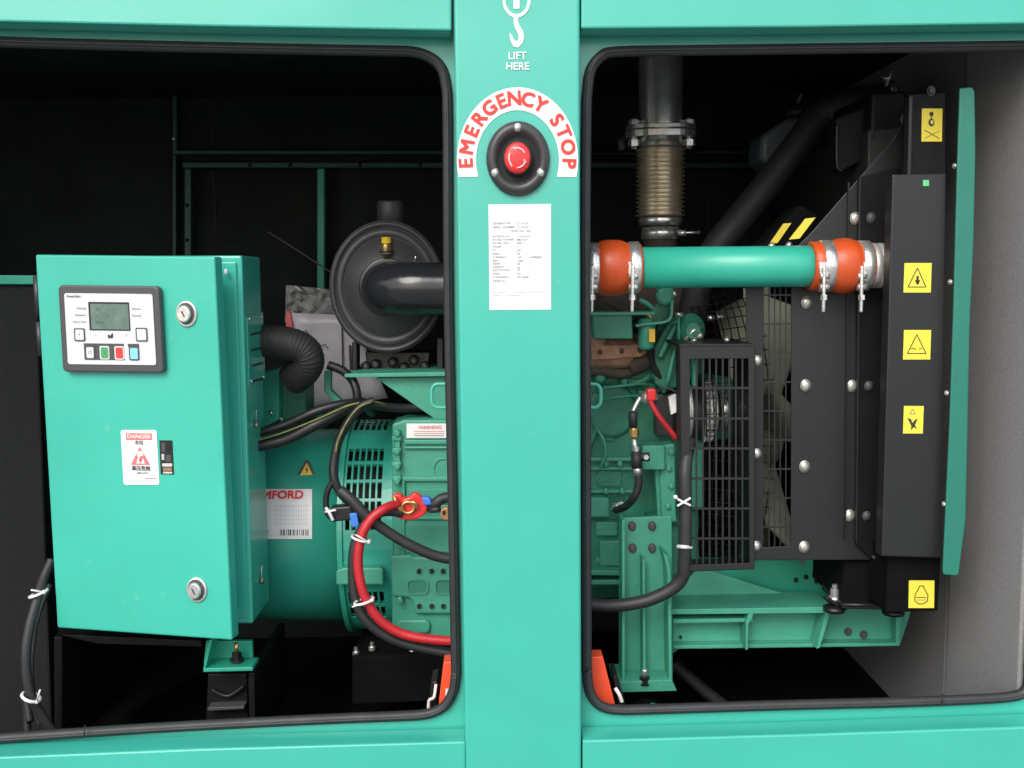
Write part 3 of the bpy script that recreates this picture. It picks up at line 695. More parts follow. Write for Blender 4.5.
# bracket carrying the filter
FB = thing('filter_bracket', P(400,378,.45), 'green shelf bracket with triangular gusset under the air filter', 'bracket')
b = MB(); b.pxs(.38,[(344.5,374),(440,372),(470,372),(470,376),(344.5,377.5)],.2,'engine2'); b.build('shelf', FB, .001)
b = MB(); b.pxs(.40,[(375,377.8),(470,376.5),(470,424),(437,424),(432,417),(383,383)],.006,'engine2'); b.build('gusset', FB, .001)
b = MB()
b.pxs(.46,[(352,342),(357,342),(357,372),(352,373)],.05,'blackp'); b.pxs(.45,[(437,338),(443,338),(443,372),(437,372)],.05,'blackp')
b.pxs(.5,[(365,352),(430,352),(428,371),(368,372)],.08,'blackp'); b.build('clamp_stand', FB, .002)
random.seed(5)
for x,y in ((376,364),(393,362),(414,360),(425,366),(366,366),(404,367)):
    b = MB(); b.lathe(P(x,y,.495),(0,-1,0),[(0,.010),(.01,.010),(.012,.006)],'blackp',12,(1,0,0)); b.lathe(P(x,y,.482),(0,-1,0),[(0,.004),(.004,.003)],'gplas',10,(1,0,0)); b.build('bolt', FB)
# bag with papers
DB = thing('document_bag', P(340,410,.78), 'crumpled clear plastic bag holding pale printed papers behind the air filter', 'document bag')
def crumple(pts4, nx, ny, y, amp, m, seed, th=.004):
    random.seed(seed); b = MB(); g_=[]
    for j in range(ny+1):
        row=[]
        for i in range(nx+1):
            u_,v_=i/nx,j/ny
            x=(pts4[0][0]*(1-u_)+pts4[1][0]*u_)*(1-v_)+(pts4[3][0]*(1-u_)+pts4[2][0]*u_)*v_
            z=(pts4[0][1]*(1-u_)+pts4[1][1]*u_)*(1-v_)+(pts4[3][1]*(1-u_)+pts4[2][1]*u_)*v_
            row.append(P(x,z,y+random.uniform(-amp,amp)))
        g_.append(row)
    A=[[b.bm.verts.new(p) for p in r] for r in g_]; B=[[b.bm.verts.new(p+V(0,th,0)) for p in r] for r in g_]
    for j in range(ny):
        for i in range(nx):
            b._f([A[j][i],A[j][i+1],A[j+1][i+1],A[j+1][i]],m,amp<.005); b._f([B[j][i],B[j+1][i],B[j+1][i+1],B[j][i+1]],m)
    def strip(a,c): 
        for i in range(len(a)-1): b._f([a[i],c[i],c[i+1],a[i+1]],m)
    strip(A[0],B[0]); strip(A[-1],B[-1]); strip([r[0] for r in A],[r[0] for r in B]); strip([r[-1] for r in A],[r[-1] for r in B])
    return b
crumple([(286,285),(346,291),(400,330),(285,322)],16,9,.75,.011,'bag',2).build('plastic_bag', DB)
b = crumple([(291,313),(350,315),(388,398),(302,412)],6,8,.74,.002,'paper',4); pp_ = b.build('paper', DB)
b = crumple([(286,311),(291,311),(296,345),(286,330)],2,3,.738,.001,'redin2',4); b.build('folder_edge', DB)
b = MB(); pz = FY(.734)
for pts in (((298,329),(303,333),(306,330),(309,335)),((310,337),(313,341)),((318,342),(321,346),(325,344),(328,349))): line(b,pz,pts,1.0,'gryin',0)
line(b,pz,[(342,326),(343,372)],1.6,'blkin',0); line(b,pz,[(350,345),(351,372)],2.4,'blkin',0)
b.build('pen_marks', DB)

# ------------------------------------------------------------------ cables at the left
cable('corrugated_conduit', [(255,341,.36),(272,341,.36),(290,344,.36),(303,350,.365),(308,360,.37),(304,370,.38),(293,379,.40)], .031, 'hose', 'thick black ribbed conduit curving out of the cabinet side', 'conduit', corr=(.0055,.011), n=26, seg=20)
cg = 'black cables crossing above the alternator drum'
cable('power_cable', [(255,434,.33),(285,425,.33),(320,410,.33),(355,403,.35),(400,408,.40),(450,405,.42)], .0085,'jacket','upper black cable rising from the cabinet over the green drum','cable',cg)
cable('power_cable', [(255,447,.31),(285,440,.31),(315,425,.31),(345,409,.32),(362,403,.36),(372,412,.44)], .0105,'jacket','thick lower black cable rising beside the cabinet over the drum','cable',cg)
cable('power_cable', [(328,365,.4),(343,371,.4),(354,383,.4),(357,400,.38),(350,412,.36)], .0085,'jacket','short black cable looping down from behind the filter shelf','cable',cg)
cable('earth_cable', [(255,441,.302),(285,432,.302),(320,418,.30),(350,405,.30),(375,402,.30),(388,406,.36)], .0018,'yg','thin yellow-green earth wire running along the black cables','wire')
cable('sensor_harness', [(374,401,.30),(362,406,.295),(350,420,.285),(339,440,.28),(334,462,.275),(334,478,.27),(340,492,.27),(352,505,.27),(364,520,.27)], .0082,'jacket','black harness looping down over the slotted vent ring','wiring harness')
cable('earth_cable', [(371,402,.288),(358,408,.28),(347,422,.272),(338,441,.265),(336,452,.262)], .0018,'yg','short yellow-green wire bound to the harness over the vent ring','wire')
cable('sensor_harness', [(335,478,.268),(328,490,.268),(326,502,.268),(328,514,.268),(336,520,.268)], .0055,'jacket','thin black branch of harness ending at the small connectors','wiring harness')
CN = thing('plug_connector', P(343,525,.26), 'small black and blue plug connectors hanging before the vent ring', 'connector')
b = MB(); b.pxs(.262,[(330,508),(351,506),(354,520),(333,522)],.03,'blackp'); b.build('plug_body', CN, .003)
b = MB(); b.pxs(.255,[(349,514),(357,513),(359,526),(352,528)],.03,'blue'); b.build('plug_lock', CN, .002)
b = MB(); b.tube([P(326,508,.255),P(329,512,.25),P(333,520,.255)],.003,'tie',8); b.tube([P(325,512,.252),P(336,510,.25)],.002,'tie',8); b.build('cable_tie', CN)
BC = thing('battery_cable', P(380,640,.25), 'red battery cable with white ties curving down in front of the vent ring', 'cable')
b = MB(); rp=[(398,504,.27),(386,508,.25),(372,518,.24),(362,535,.235),(358,560,.232),(361,585,.232),(368,603,.233),(380,620,.236),(398,632,.24),(420,638,.24),(450,641,.24),(480,641,.24)]
b.tube([P(*p) for p in rp], .0088,'redw',16); b.build('red_cable', BC)
ties(BC,361,538.5,.235,9.5,7,-.3,1.3,(356,535)); ties(BC,364,601,.233,10,7,.25,1.5,(352,607))
cable('battery_cable', [(402,512,.275),(382,512,.262),(366,524,.255),(355,545,.25),(353,575,.25),(356,600,.25),(366,620,.25),(385,635,.255),(410,645,.26),(460,655,.26)], .0095,'rubber','black battery cable running beside the red one and under it')
cable('power_cable', [(340,490,.255),(352,500,.25),(366,515,.25),(385,530,.26),(410,545,.265),(440,557,.27),(480,562,.27)], .0098,'rubber','black cable running from the harness rightwards behind the pillar')
TM = thing('terminal_cover', P(408,520,.27), 'red rubber terminal cover with brass ring clamp on green casting', 'battery terminal')
b = MB(); b.pxs(.275,[(391,498),(395,493.5),(401,494.5),(404,499),(409,497),(414,492.5),(420,495.5),(425,501),(428,508),(425,515),(416,520),(402,520),(393,516.5),(391,512),(398,511),(396,503)],.02,'red'); b.build('boot', TM, .004)
b = MB(); b.tube([P(408+6.2*math.cos(t),507.5+5.6*math.sin(t),.268) for t in [2*PI*k/12 for k in range(12)]],.0028,'brass',8,2,closed=True)
b.tube([P(394.5,497,.268),P(397.5,506,.264),P(402,511,.266)],.0034,'brass',8); b.tube([P(411,502,.264),P(415,503,.262),P(417,508,.264)],.0028,'brass',8); b.build('clamp_ring', TM)
b = MB(); b.pxs(.27,[(421,497),(430,498),(432,505),(424,506)],.02,'blue'); b.build('blue_boot', TM, .003)
TC = thing('terminal_lug', P(443,520,.28), 'black sleeve and copper coloured lug beside the red terminal cover', 'cable lug')
b = MB(); b.tube([P(428,506,.29),P(436,503,.28),P(444,498,.28),(P(470,495,.28))],.010,'rubber',12); b.build('sleeve', TC)
b = MB(); b.tube([P(430,510,.28),P(440,509,.275)],.006,'rubber',10); b.build('sleeve', TC)
b = MB(); b.pxs(.27,ell(446,514,6,6.5,10),.012,'copper'); b.pxs(.27,ell(444,513,2,2.5,8),.002,'dim',.001); b.build('lug', TC, .002)
b = MB(); b.tube([P(x,y,.27) for x,y in rr(431.5,384,601,407.5,6.5,6)], .0032, 'mint', 10, closed=True, straight=True)
tag(b.build('lifting_ring'),'mint painted rod bent into a long loop, both rounded ends showing beside the pillar','rod loop')
RB = thing('battery_box', P(525,712,.16), 'orange-red tapered metal box standing low behind the pillar, both ends in view', 'battery box')
bb = MB(); bb.pxs(.10,[(443.5,662),(603,656.5),(617,712),(437,718)],.035,'orred'); bb.build('box_body', RB, .002)
b = MB(); b.pxs(.098,[(445.5,689),(452,689),(452,696),(445.5,696)],.001,'white',.0006); b.build('white_label', RB)
b = MB(); b.pxs(.13,[(431,683),(437,681),(436,718),(427,718)],.06,'blackp'); b.tube([P(436,684,.12),P(434,697,.115),P(429,701,.118),P(428.5,716,.12)],.0028,'tie',8); b.build('strap', RB, .001)
b = MB(); b.pxs(.13,[(613,676),(618,676),(628,712),(620,712)],.06,'blackp'); b.tube([P(615,688,.125),P(619,694,.12),P(622,702,.12)],.0035,'tie',8); b.build('strap', RB, .001)

# ------------------------------------------------------------------ engine
EN = thing('diesel_engine', (P(640,520,.5).x,.6,ZF), 'green painted diesel engine block with rusty exhaust manifold above it', 'engine')
EY = .42
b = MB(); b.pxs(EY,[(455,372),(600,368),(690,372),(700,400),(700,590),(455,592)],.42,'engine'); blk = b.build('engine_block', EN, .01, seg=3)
def ep(pts, y, d, m='engine', nm='casting', bv=.003):
    b = MB(); b.pxs(y,pts,d,m); return b.build(nm, EN, bv)
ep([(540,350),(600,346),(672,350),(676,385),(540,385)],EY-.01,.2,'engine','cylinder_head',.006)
# big round cast boss in the upper block
b = MB(); c=P(636,362,EY-.012); b.lathe(c,(0,-1,0),[(0,.040),(.008,.040),(.012,.036),(.012,.029),(.006,.027)],'engine',40,(1,0,0),(1,AS)); b.build('round_boss', EN)
b = MB(); c=P(612,410,EY); b.lathe(c,(0,-1,0),[(0,.048),(.006,.046),(.008,.040)],'engine',40,(1,0,0),(1,AS)); b.build('core_plug', EN, 0)
b = MB(); c=P(588,420,EY); b.tube([P(583,410,EY-.004),P(594,417,EY-.004),P(597,428,EY-.004),P(592,440,EY-.004),P(585,462,EY-.004)],.005,'engine',8); b.build('casting_rib', EN)
for r_ in ((560,457.5,636,461.5,.012),(560,467,640,470.5,.010),(560,490,640,493.5,.012)):
    ep([(r_[0],r_[1]),(r_[2],r_[1]),(r_[2],r_[3]),(r_[0],r_[3])],EY-r_[4],r_[4]+.002,'engine2','casting_rib',.002)
ep(rr(597,470.5,622,487,4,4),EY-.004,.006,'engine','cast_pad',.002)
b = MB(); b.text('CECDH',EY-.004,610,479,5*mpp(EY),'engine2',.0012,bold=.01,sx=1.2); b.build('cast_lettering', EN)
ep([(560,497),(609,498),(610,517.5),(560,518)],EY-.035,.04,'engine2','side_cover')
ep([(606,432),(614,432),(614,441),(606,441)],EY-.004,.006,'engine','cast_pad',.001)
ep([(560,520),(640,520),(660,560),(660,572),(560,572)],EY-.015,.05,'engine','sump_rail')
ep([(560,569),(622,571),(622,576),(560,575)],EY-.055,.06,'engine2','sump_flange',.002)
ep([(560,580),(622,580),(622,585),(560,585)],EY-.045,.06,'engine2','sump_flange',.002)
b = MB(); b.pxs(EY+.03,[(455,588),(690,586),(670,632),(480,636)],.3,'floor'); b.build('oil_sump', EN, .01)
ep([(625,535),(636,520),(672,520),(690,540),(690,575),(622,575)],EY-.03,.04,'engine','casting')
# pump/bracket block
ep([(642,446),(665,445.5),(665,470),(643,470)],EY-.075,.07,'engine2','pump_block',.0025)
ep([(663,445),(675,444),(676,510),(677,522),(662,523),(660,480)],EY-.06,.05,'engine2','pump_bracket',.003)
ep([(655,470),(660,468),(664,522),(659,540)],EY-.05,.04,'engine2','casting_rib',.002)
ep([(648,516),(676,514),(680,524),(648,530)],EY-.045,.04,'engine','casting',.003)
# studs and round lugs across the head
random.seed(11)
for x,y,r_ in ((600,377,.012),(611,372,.009),(624,381,.008),(653,362,.013),(655,375,.010),(661,352,.009),(669,360,.010),(672,343,.010),(666,383,.010),(597,352,.008),(640,392,.007),(676,372,.009)):
    b = MB(); b.lathe(P(x,y,EY-.02),(0,-1,0),[(0,r_*1.2),(.006,r_*1.1),(.014,r_*.8),(.018,r_*.5)],'engine',14,(1,0,0),(1,AS)); b.build('stud', EN)
# rusty manifold
b = MB(); b.tube([P(540,352,EY-.035),P(600,352,EY-.035),P(625,352,EY-.035),P(640,348,EY+.0)], .031,'rust',28,8); b.build('exhaust_manifold', EN)
b = MB(); b.tube([P(584,338,EY-.05),P(597,330,EY-.055),P(594,352,EY-.06)],.018,'rust',16); b.build('manifold_neck', EN)
b = MB(); b.tube([P(628,362,EY-.03),P(640,356,EY-.03),P(648,340,EY)],.03,'rustd',20); b.build('manifold_outlet', EN)
ep([(592,315),(632,314.5),(633,339),(594,339)],EY-.115,.05,'engine','heat_cover',.003)
ep([(588,312),(655,311.5),(655,315),(588,315.5)],EY-.12,.07,'engine2','heat_cover_flange',.001)
# vertical filter cup and tag
b = MB(); c=P(646,350,EY-.09); b.lathe(c,(0,0,1),[(0,.008),(.006,.015),(.055,.015),(.06,.011)],'engine2',20); b.build('drain_cup', EN)
b = MB(); b.pxs(EY-.11,[(649,329),(655,329),(655,342),(649,342)],.001,'amber'); b.build('yellow_tag', EN)
b = MB(); b.tube([P(645,318,EY-.09),P(648,315,EY-.1),P(651,318,EY-.1)],.004,'brass',8); b.build('hose_fitting', EN)
# curved strap bracket
b = MB()
sp = cat_rom([P(x,y,.30) for x,y in ((660,291),(668,287.5),(672,291),(672,305),(671.5,315),(667,321),(657,323),(645,324),(636,326))],8)
for p,q_ in zip(sp,sp[1:]):
    t_=(q_-p).normalized(); n_v=V(-t_.z,0,t_.x)*.0022
    b.prism([p-n_v,q_-n_v,q_+n_v,p+n_v], V(0,.045,0),'engine2')
b.build('curved_strap', EN)
ep([(660,290),(671,290),(671,322),(640,324),(654,308),(661,300)],.335,.006,'engine','strap_web',.001)
bolt(EN,674,294,.31,3,'steel')
b = MB(); b.lathe(P(664,296,.31),(0,-1,0),[(0,.016),(.01,.016),(.012,.010)],'engine2',20,(1,0,0)); b.build('strap_boss', EN)
# turbocharger
b = MB(); c=P(650,296,.60); b.lathe(P(590,296,.60),(1,0,0),[(0,.06),(.04,.075),(.09,.06),(.13,.05),(.18,.066),(.22,.05)],'rustd',32,(0,0,1)); b.build('turbocharger', EN)
# pump arm to the right
ep([(652,352),(668,322),(690,316),(704,335),(706,372),(668,392),(655,385)],EY-.045,.08,'engine','gear_cover',.006)
b = MB(); b.lathe(P(690,330,.36),(0,-1,0),[(0,.027),(.008,.027),(.010,.022),(.02,.021),(.022,.014),(.032,.013)],'engine',24,(1,0,0),(1,AS)); b.build('pump_body', EN)
b = MB(); b.tube([P(660,357,EY-.055),P(668,340,EY-.055),P(676,325,EY-.055)],.006,'engine2',8); b.build('casting_rib', EN)
b = MB(); b.tube([P(679,342,.34),P(678.5,318,.34)],.003,'engine2',8,straight=True); b.tube([P(675,314,.34),P(683,315,.34)],.005,'steel',8,straight=True); b.build('oil_tube', EN)
b = MB(); b.tube([P(686,317,.36),P(691,321,.36)],.006,'steel',8,straight=True); b.build('bolt', EN)
for x,y in ((711,318),(720,317)): 
    b = MB(); b.tube([P(x-3,y,.45),P(x+3,y,.45)],.005,'steel',10,straight=True); b.build('bolt', EN)
# black side box under alternator charging
ep([(655,395),(682,392),(684,438),(656,436)],EY-.03,.06,'plastic','starter_relay',.003)
# engine front cover, seen dark through the guard
ep([(690,378),(752,386),(752,432),(740,440),(700,440)],EY+.05,.2,'engine','front_cover',.006)
ep([(692,440),(704,440),(704,510),(692,510)],EY-.02,.05,'engine2','front_bracket',.002)

# ------------------------------------------------------------------ charging alternator with pulley
CA = thing('charging_alternator', P(695,440,.42), 'small aluminium charging alternator with finned case and pulley behind the narrow guard', 'charging alternator')
c = P(672,411,.40); k4 = mpp(.4)
b = MB(); b.lathe(c,(1,0,0),[(0,24*k4),(8*k4,27*k4),(12*k4,29*k4),(16*k4,30*k4),(28*k4,30*k4),(33*k4,27*k4),(44*k4,25*k4)],['blackp','plastic','alu','plastic','steel','plastic'],36,(0,0,1),(1,1)); b.build('case', CA)
b = MB(); b.lathe(c,(1,0,0),[(33.5*k4,31*k4),(36.5*k4,31*k4),(36.5*k4,24*k4),(38*k4,24*k4),(38*k4,31*k4),(41*k4,31*k4)],'alu',36,(0,0,1)); b.build('end_frame', CA)
for a in range(-5,6):
    b = MB(); an=a*.24; p0=c+V(30*k4,-math.cos(an)*30.5*k4,math.sin(an)*30.5*k4)
    b.box((p0.x,p0.y-.001,p0.z-.003),(p0.x+8*k4,p0.y+.006,p0.z+.003),'alu'); b.build('cooling_fin', CA)
b = MB(); b.lathe(c,(1,0,0),[(46*k4,20*k4),(47*k4,20*k4),(48*k4,16*k4),(51*k4,16*k4),(52*k4,20*k4),(53*k4,20*k4)],'steel',32,(0,0,1)); b.build('pulley', CA)
b = MB(); b.pxs(.30,[(668.5,397),(676,394),(677,412),(671,415)],.01,'tie'); b.build('white_plate', CA, .001)
b = MB(); b.tube([P(677,389,.3),P(683,388,.3),P(689,391,.3)],.005,'steel',8); b.build('terminal', CA)
# red lead and fuel sensor
SF = thing('pressure_sensor', P(650,395,.31), 'silver sensor with a red cap on the engine beside the charging alternator', 'sensor')
b = MB(); b.tube([P(643,400,.31),P(655,393,.30)],.0125,'steel',16,straight=True); b.build('sensor_body', SF)
b = MB(); b.pxs(.285,rr(647,389,656.5,401,2.5,4),.02,'red'); b.build('red_cap', SF, .003)
cable('starter_lead', [(650,401,.29),(658,415,.285),(668,428,.285),(677,439,.29),(688,448,.32)], .005, 'redw', 'bright red lead running diagonally down from the red-capped sensor', 'wire')
cable('sensor_harness', [(656,392,.29),(665,388,.28),(676,392,.28),(682,402,.29),(684,415,.3)], .0022, 'rubber', 'thin black wire arching over the charging alternator', 'wire')
OL = thing('oil_hose', P(625,505,.3), 'short black hose with brass and silver fittings curving down the engine side', 'hose')
b = MB(); b.tube([P(640,398,.30),P(637,403,.297),P(633,411,.295)],.0045,'steel',12); b.build('silver_elbow', OL)
b = MB(); b.lathe(P(633,427,.295),(0,0,1),[(0,.008),(.026,.0085),(.028,.006)],'rubber',16); b.build('sleeve', OL)
b = MB(); b.lathe(P(634,438,.295),(0,0,1),[(0,.0065),(.003,.0095),(.016,.0095),(.019,.0075)],'brass',12,smooth=False); b.build('brass_nut', OL)
b = MB(); b.tube([P(634,438,.295),P(636,453,.293)],.0052,'steel',12,straight=True); b.lathe(P(636,451,.293),(0,0,1),[(0,.0068),(.008,.0068)],'steel',6,smooth=False); b.build('silver_union', OL)
b = MB(); b.tube([P(636,452,.29),P(637,468,.288)],.0098,'rubber',14,straight=True); b.lathe(P(646,457,.292),(-1,0,0),[(-.006,.0085),(.0,.0085),(.02,.006)],'rubber',14); b.build('tee_fitting', OL)
b = MB(); b.lathe(P(646,457,.283),(0,-1,0),[(0,.0055),(.004,.005)],'steel',6,(1,0,0),smooth=False); b.build('tee_bolt', OL)
b = MB(); b.tube([P(637,466,.288),P(638,475,.288)],.008,'steel',14,straight=True); b.build('ferrule', OL)
b = MB(); b.tube([P(638,473,.288),P(638.5,485,.287),P(634,497,.29),P(626,506,.32),P(616,510,.36)],.0072,'hose',14); b.build('rubber_hose', OL)
b = MB(); b.tube([P(621,506,.35),P(613,508,.385)],.0085,'steel',12,straight=True); b.build('end_ferrule', OL)

# ------------------------------------------------------------------ engine mount and radiator support
EM = thing('engine_mount', P(646,690,.30), 'green welded engine mount column with four bolts and a foot plate', 'engine mount')
MY = .31
b = MB(); b.pxs(MY,[(623,518),(672,516),(673,690),(622,690)],.010,'engine2'); b.build('mount_plate', EM, .002)
def rb(pts, y, d, nm='gusset', m='engine2', bv=.001, par=EM):
    b = MB(); b.pxs(y,pts,d,m); return b.build(nm, par, bv)
rb([(622,520),(625,520),(625,684),(622,688)],MY-.05,.05)
rb([(642.5,558),(645,560),(646,676),(643,678)],MY-.035,.035)
rb([(663,552),(668,556),(671,570),(672,684),(669,684),(667.5,572)],MY-.05,.05)
rb([(614,682),(672,680),(677,691),(616,692.5)],MY-.055,.09,'foot_plate')
rb([(614,676),(620,684),(619,690),(616,690)],MY-.03,.03)
for x,y in ((632,526),(652,526),(632.5,548),(652,548)): bolt(EM,x,y,MY-.001,4.6,'gplas',hexa=True)
b = MB(); c=P(644.5,684,MY-.048); b.lathe(c,(0,0,1),[(0,.012),(.003,.012),(.003,.0095),(.014,.0095)],'blackp',6,smooth=False); b.lathe(c,(0,0,1),[(.014,.005),(.028,.005),(.029,.004)],'steel',12); b.build('anchor_bolt', EM)
b = MB(); c=P(646,712,MY+.0); b.lathe(c,(0,0,1),[(-.02,.03),(.02,.03),(.028,.016),(.033,.016)],'floor',24); b.lathe(c+V(.008,-.034,.0),(0,0,1),[(-.02,.006),(.03,.006)],'greeni',10); b.build('vibration_mount', EM)

RS = thing('radiator_support', P(790,645,.32), 'long green steel beam with ribs carrying the radiator', 'support beam')
BY = .30
b = MB()
b.pxs(BY,[(668,609.5),(832,607),(836,609.5),(836,613),(668,614.5)],.10,'engine2'); b.build('top_flange', RS, .001)
rb([(672,598),(700,566),(712,571),(797,598),(829,599),(829,612),(672,613)],BY+.09,.006,'gusset_sheet','engine2',par=RS)
rb([(700,560),(840,560),(840,600),(700,600)],BY+.13,.02,'rear_plate','greeni',par=RS)
for x,y in ((796,580),(806,577),(816,581)): bolt(RS,x,y,BY+.128,2.4,'dim')
rb([(673,613),(840,611),(870,604),(911,612),(900,645.5),(860,647),(700,649),(680,648),(673,654)],BY+.045,.008,'web',par=RS)
rb([(673,645.5),(897,643),(900,646),(673,649)],BY+.02,.03,'bottom_lip',par=RS)
rb([(673,619.5),(752,618.5),(754,622),(673,623.5)],BY+.01,.04,'stiffener',par=RS)
rb([(749,613),(753.5,613),(752.5,618),(748.5,624),(748,650),(745.5,650),(746,622)],BY+.0,.05,'rib',par=RS)
rb([(826,612),(830,612),(829,618),(820,648),(816.5,649)],BY+.0,.05,'rib',par=RS)
rb([(896,616),(900,614),(902,616),(899,645),(896,645)],BY+.02,.03,'rib',par=RS)
for x,y in ((680.5,637),): bolt(RS,x,y,BY+.043,1.6,'dim')
for x,y in ((848,631.5),(863.5,634.5)): bolt(RS,x,y,BY+.043,4.0,'gplas',hexa=True)
cable('engine_cable', [(690,440,.245),(685,470,.215),(685.5,510,.21),(685,545,.21),(684,565,.215),(682,578,.22),(670,590,.225),(645,601,.23),(615,605.5,.235),(585,604,.24),(550,600,.24)], .0118, 'rubber', 'thick black cable hanging along the narrow guard and bending left below it','cable')
ec = bpy.data.objects['engine_cable']
def xtie(px,py,y,parent,s=5):
    b = MB(); 
    b.tube([P(px-s,py-3,y),P(px,py+.5,y-.003),P(px+s,py+3.5,y)],.0022,'tie',6); b.tube([P(px-s,py+4,y),P(px,py,y-.003),P(px+s,py-4,y)],.0022,'tie',6)
    b.ball(P(px-s-2,py-5,y),.004,'tie'); return b.build('cable_tie', parent)
xtie(684,502,.195,ec,6.5)
b = MB(); b.tube([P(678,546.5,.21),P(684,547,.193),P(691,547.5,.21)],.0035,'tie',8); b.build('cable_tie', ec)
cable('drain_hose', [(674,664,.55),(690,678,.53),(706,692,.5),(724,706,.46)], .013,'hose','dim black hose sloping down to the floor right of the engine mount','hose')

# ------------------------------------------------------------------ exhaust
EX = thing('exhaust_pipe', P(658,300,.60), 'silver vertical exhaust pipe with bolted flange and straw coloured bellows', 'exhaust pipe')
XY = .60; kx = mpp(XY)
def vz(y): return P(660,y,XY).z
xc = P(660.5,150,XY).x
def vl(name, prof, m, dx=0, seg=40, **kw):
    b = MB(); b.lathe(V(xc+dx*kx,XY,0),(0,0,1),[(vz(y),r*kx) for y,r in prof],m,seg,(1,0,0),**kw); return b.build(name, EX)
vl('pipe',[(148,21.5),(124,21.5),(60,21.8),(25,21.8)],'pipe')
b = MB()
pts=[]
z0=vz(136.5)
def oval(y0,y1,nm):
    b = MB(); o_ = [V(xc+math.copysign(abs(math.cos(a))**.7,math.cos(a))*35*kx, XY+math.sin(a)*24*kx, vz(y1)) for a in [2*PI*k/40 for k in range(40)]]
    b.prism(o_, V(0,0,vz(y0)-vz(y1)), 'pipe'); return b.build(nm, EX, .0015)
oval(125.8,130.5,'flange'); oval(131.2,138.5,'flange')
for sx in (-27,27):
    b = MB(); c=V(xc+sx*kx,XY-.012,0)
    b.lathe(c,(0,0,1),[(vz(150),3.2*kx),(vz(119),3.2*kx)],'steel',12); b.lathe(c,(0,0,1),[(vz(147),6*kx),(vz(140.5),6*kx)],'steel',6,smooth=False); b.lathe(c,(0,0,1),[(vz(126),6*kx),(vz(121),6*kx)],'steel',6,smooth=False); b.build('flange_bolt', EX)
vl('neck',[(152,19),(136,19)],'pipe')
pr=[]; n_=16
for i in range(n_):
    y=149+ (218-149)*i/n_; dy=69/n_; pr += [(y,20.5),(y+dy*.2,24.0),(y+dy*.5,24.0),(y+dy*.7,20.5)]
vl('bellows',pr[::-1],'bell')
vl('end_ring',[(226,20.5),(222,21.5),(219,21.5),(218,21)],'pipe')
vl('band_clamp',[(239.5,18.8),(227.5,18.8)],'steel'); vl('tail_pipe',[(300,16),(239,16.5),(226,17.5)],'rustd')
b = MB(); b.tube([V(xc+14*kx,XY-.04,vz(234)),V(xc+36*kx,XY-.045,vz(233.5))],.0035,'steel',8,straight=True); b.tube([V(xc+14*kx,XY-.04,vz(234)),V(xc+22*kx,XY-.045,vz(234))],.007,'steel',6,straight=True); b.build('clamp_screw', EX)
b = MB(); b.tube([P(627,136,.66),P(622,142,.66),P(624,150,.66)],.012,'plastic',10); b.build('hanger', EX)

# ------------------------------------------------------------------ charge air pipe
CP = thing('charge_air_pipe', P(738,290,.20), 'green horizontal air pipe with orange silicone hoses clamped at both ends', 'air pipe')
PY = .20; kp = mpp(PY)
c0_ = P(540,268.5,PY); c1_ = P(888,265.5,PY); axp = (c1_-c0_).normalized(); Lp_ = (c1_-c0_).length
def tx(px): 
    return (P(px,267,PY)-c0_).dot(axp)
def hl_(name, prof, m, **kw):
    b = MB(); b.lathe(c0_,axp,[(tx(x),r*kp) for x,r in prof],m,48,(0,0,1),(1,1),**kw); return b.build(name, CP)
hl_('pipe',[(634,20.3),(787,20.3),(790,20.5),(822,20.6)],'pipe_green')
hl_('left_pipe_end',[(540,21),(596,21)],'pipe')
hl_('orange_hose',[(584,22.5),(586,23.6),(596,23.8),(598.5,25.5),(602,27.2),(608,27.8),(614,27.9),(620,27.4),(624,26),(627,24.6),(639,24.2),(640.5,22.8)],'orange')
hl_('orange_hose',[(809,22.3),(810,24.3),(818,24.4),(829,24.4),(832,25.6),(836,27.2),(842,27.8),(848,27.4),(853,25.6),(856,24.2),(868,23.6),(869.5,22)],'orange')
hl_('radiator_inlet',[(866,20.5),(870,22),(874,22.5),(875,21.3),(877,21.3),(878,22.5),(881,22.6),(882,21.4),(884,21.4),(886,22),(890,20)],'alu')
def clamp(x0,x1,r,dark=False):
    b = MB(); b.lathe(c0_,axp,[(tx(x0),r*kp),(tx(x0)+.001,(r+1)*kp),(tx(x1)-.001,(r+1)*kp),(tx(x1),r*kp)],'steel' ,48,(0,0,1)); cl = b.build('hose_clamp', CP)
    xm=(x0+x1)/2; b = MB(); yy=PY-(r+1.5)*kp
    b.lathe(P(xm-4.5,276,yy+.004),(1,0,0),[(0,3.2*kp),(9*kp,3.2*kp)],'steel',12,(0,0,1)); b.lathe(P(xm-4.5,287,yy+.006),(1,0,0),[(0,3.2*kp),(9*kp,3.2*kp)],'steel',12,(0,0,1))
    b.pxs(yy+.002,[(xm-5,262),(xm+4,262),(xm+3,277),(xm-4,277)],.004,'steel')
    b.tube([P(xm,266,yy),P(xm-.5,292,yy),P(xm-1,312,yy+.001)],1.9*kp,'steel',10); b.lathe(P(xm-.3,300,yy),(0,0,1),[(0,3.4*kp),(5*kp,3.4*kp)],'steel',6,smooth=False)
    b.build('t_bolt', cl)
clamp(587.5,597.5,24.2); clamp(627.5,638.5,24.8); clamp(818.5,830,24.8); clamp(856.5,867.5,24.2)
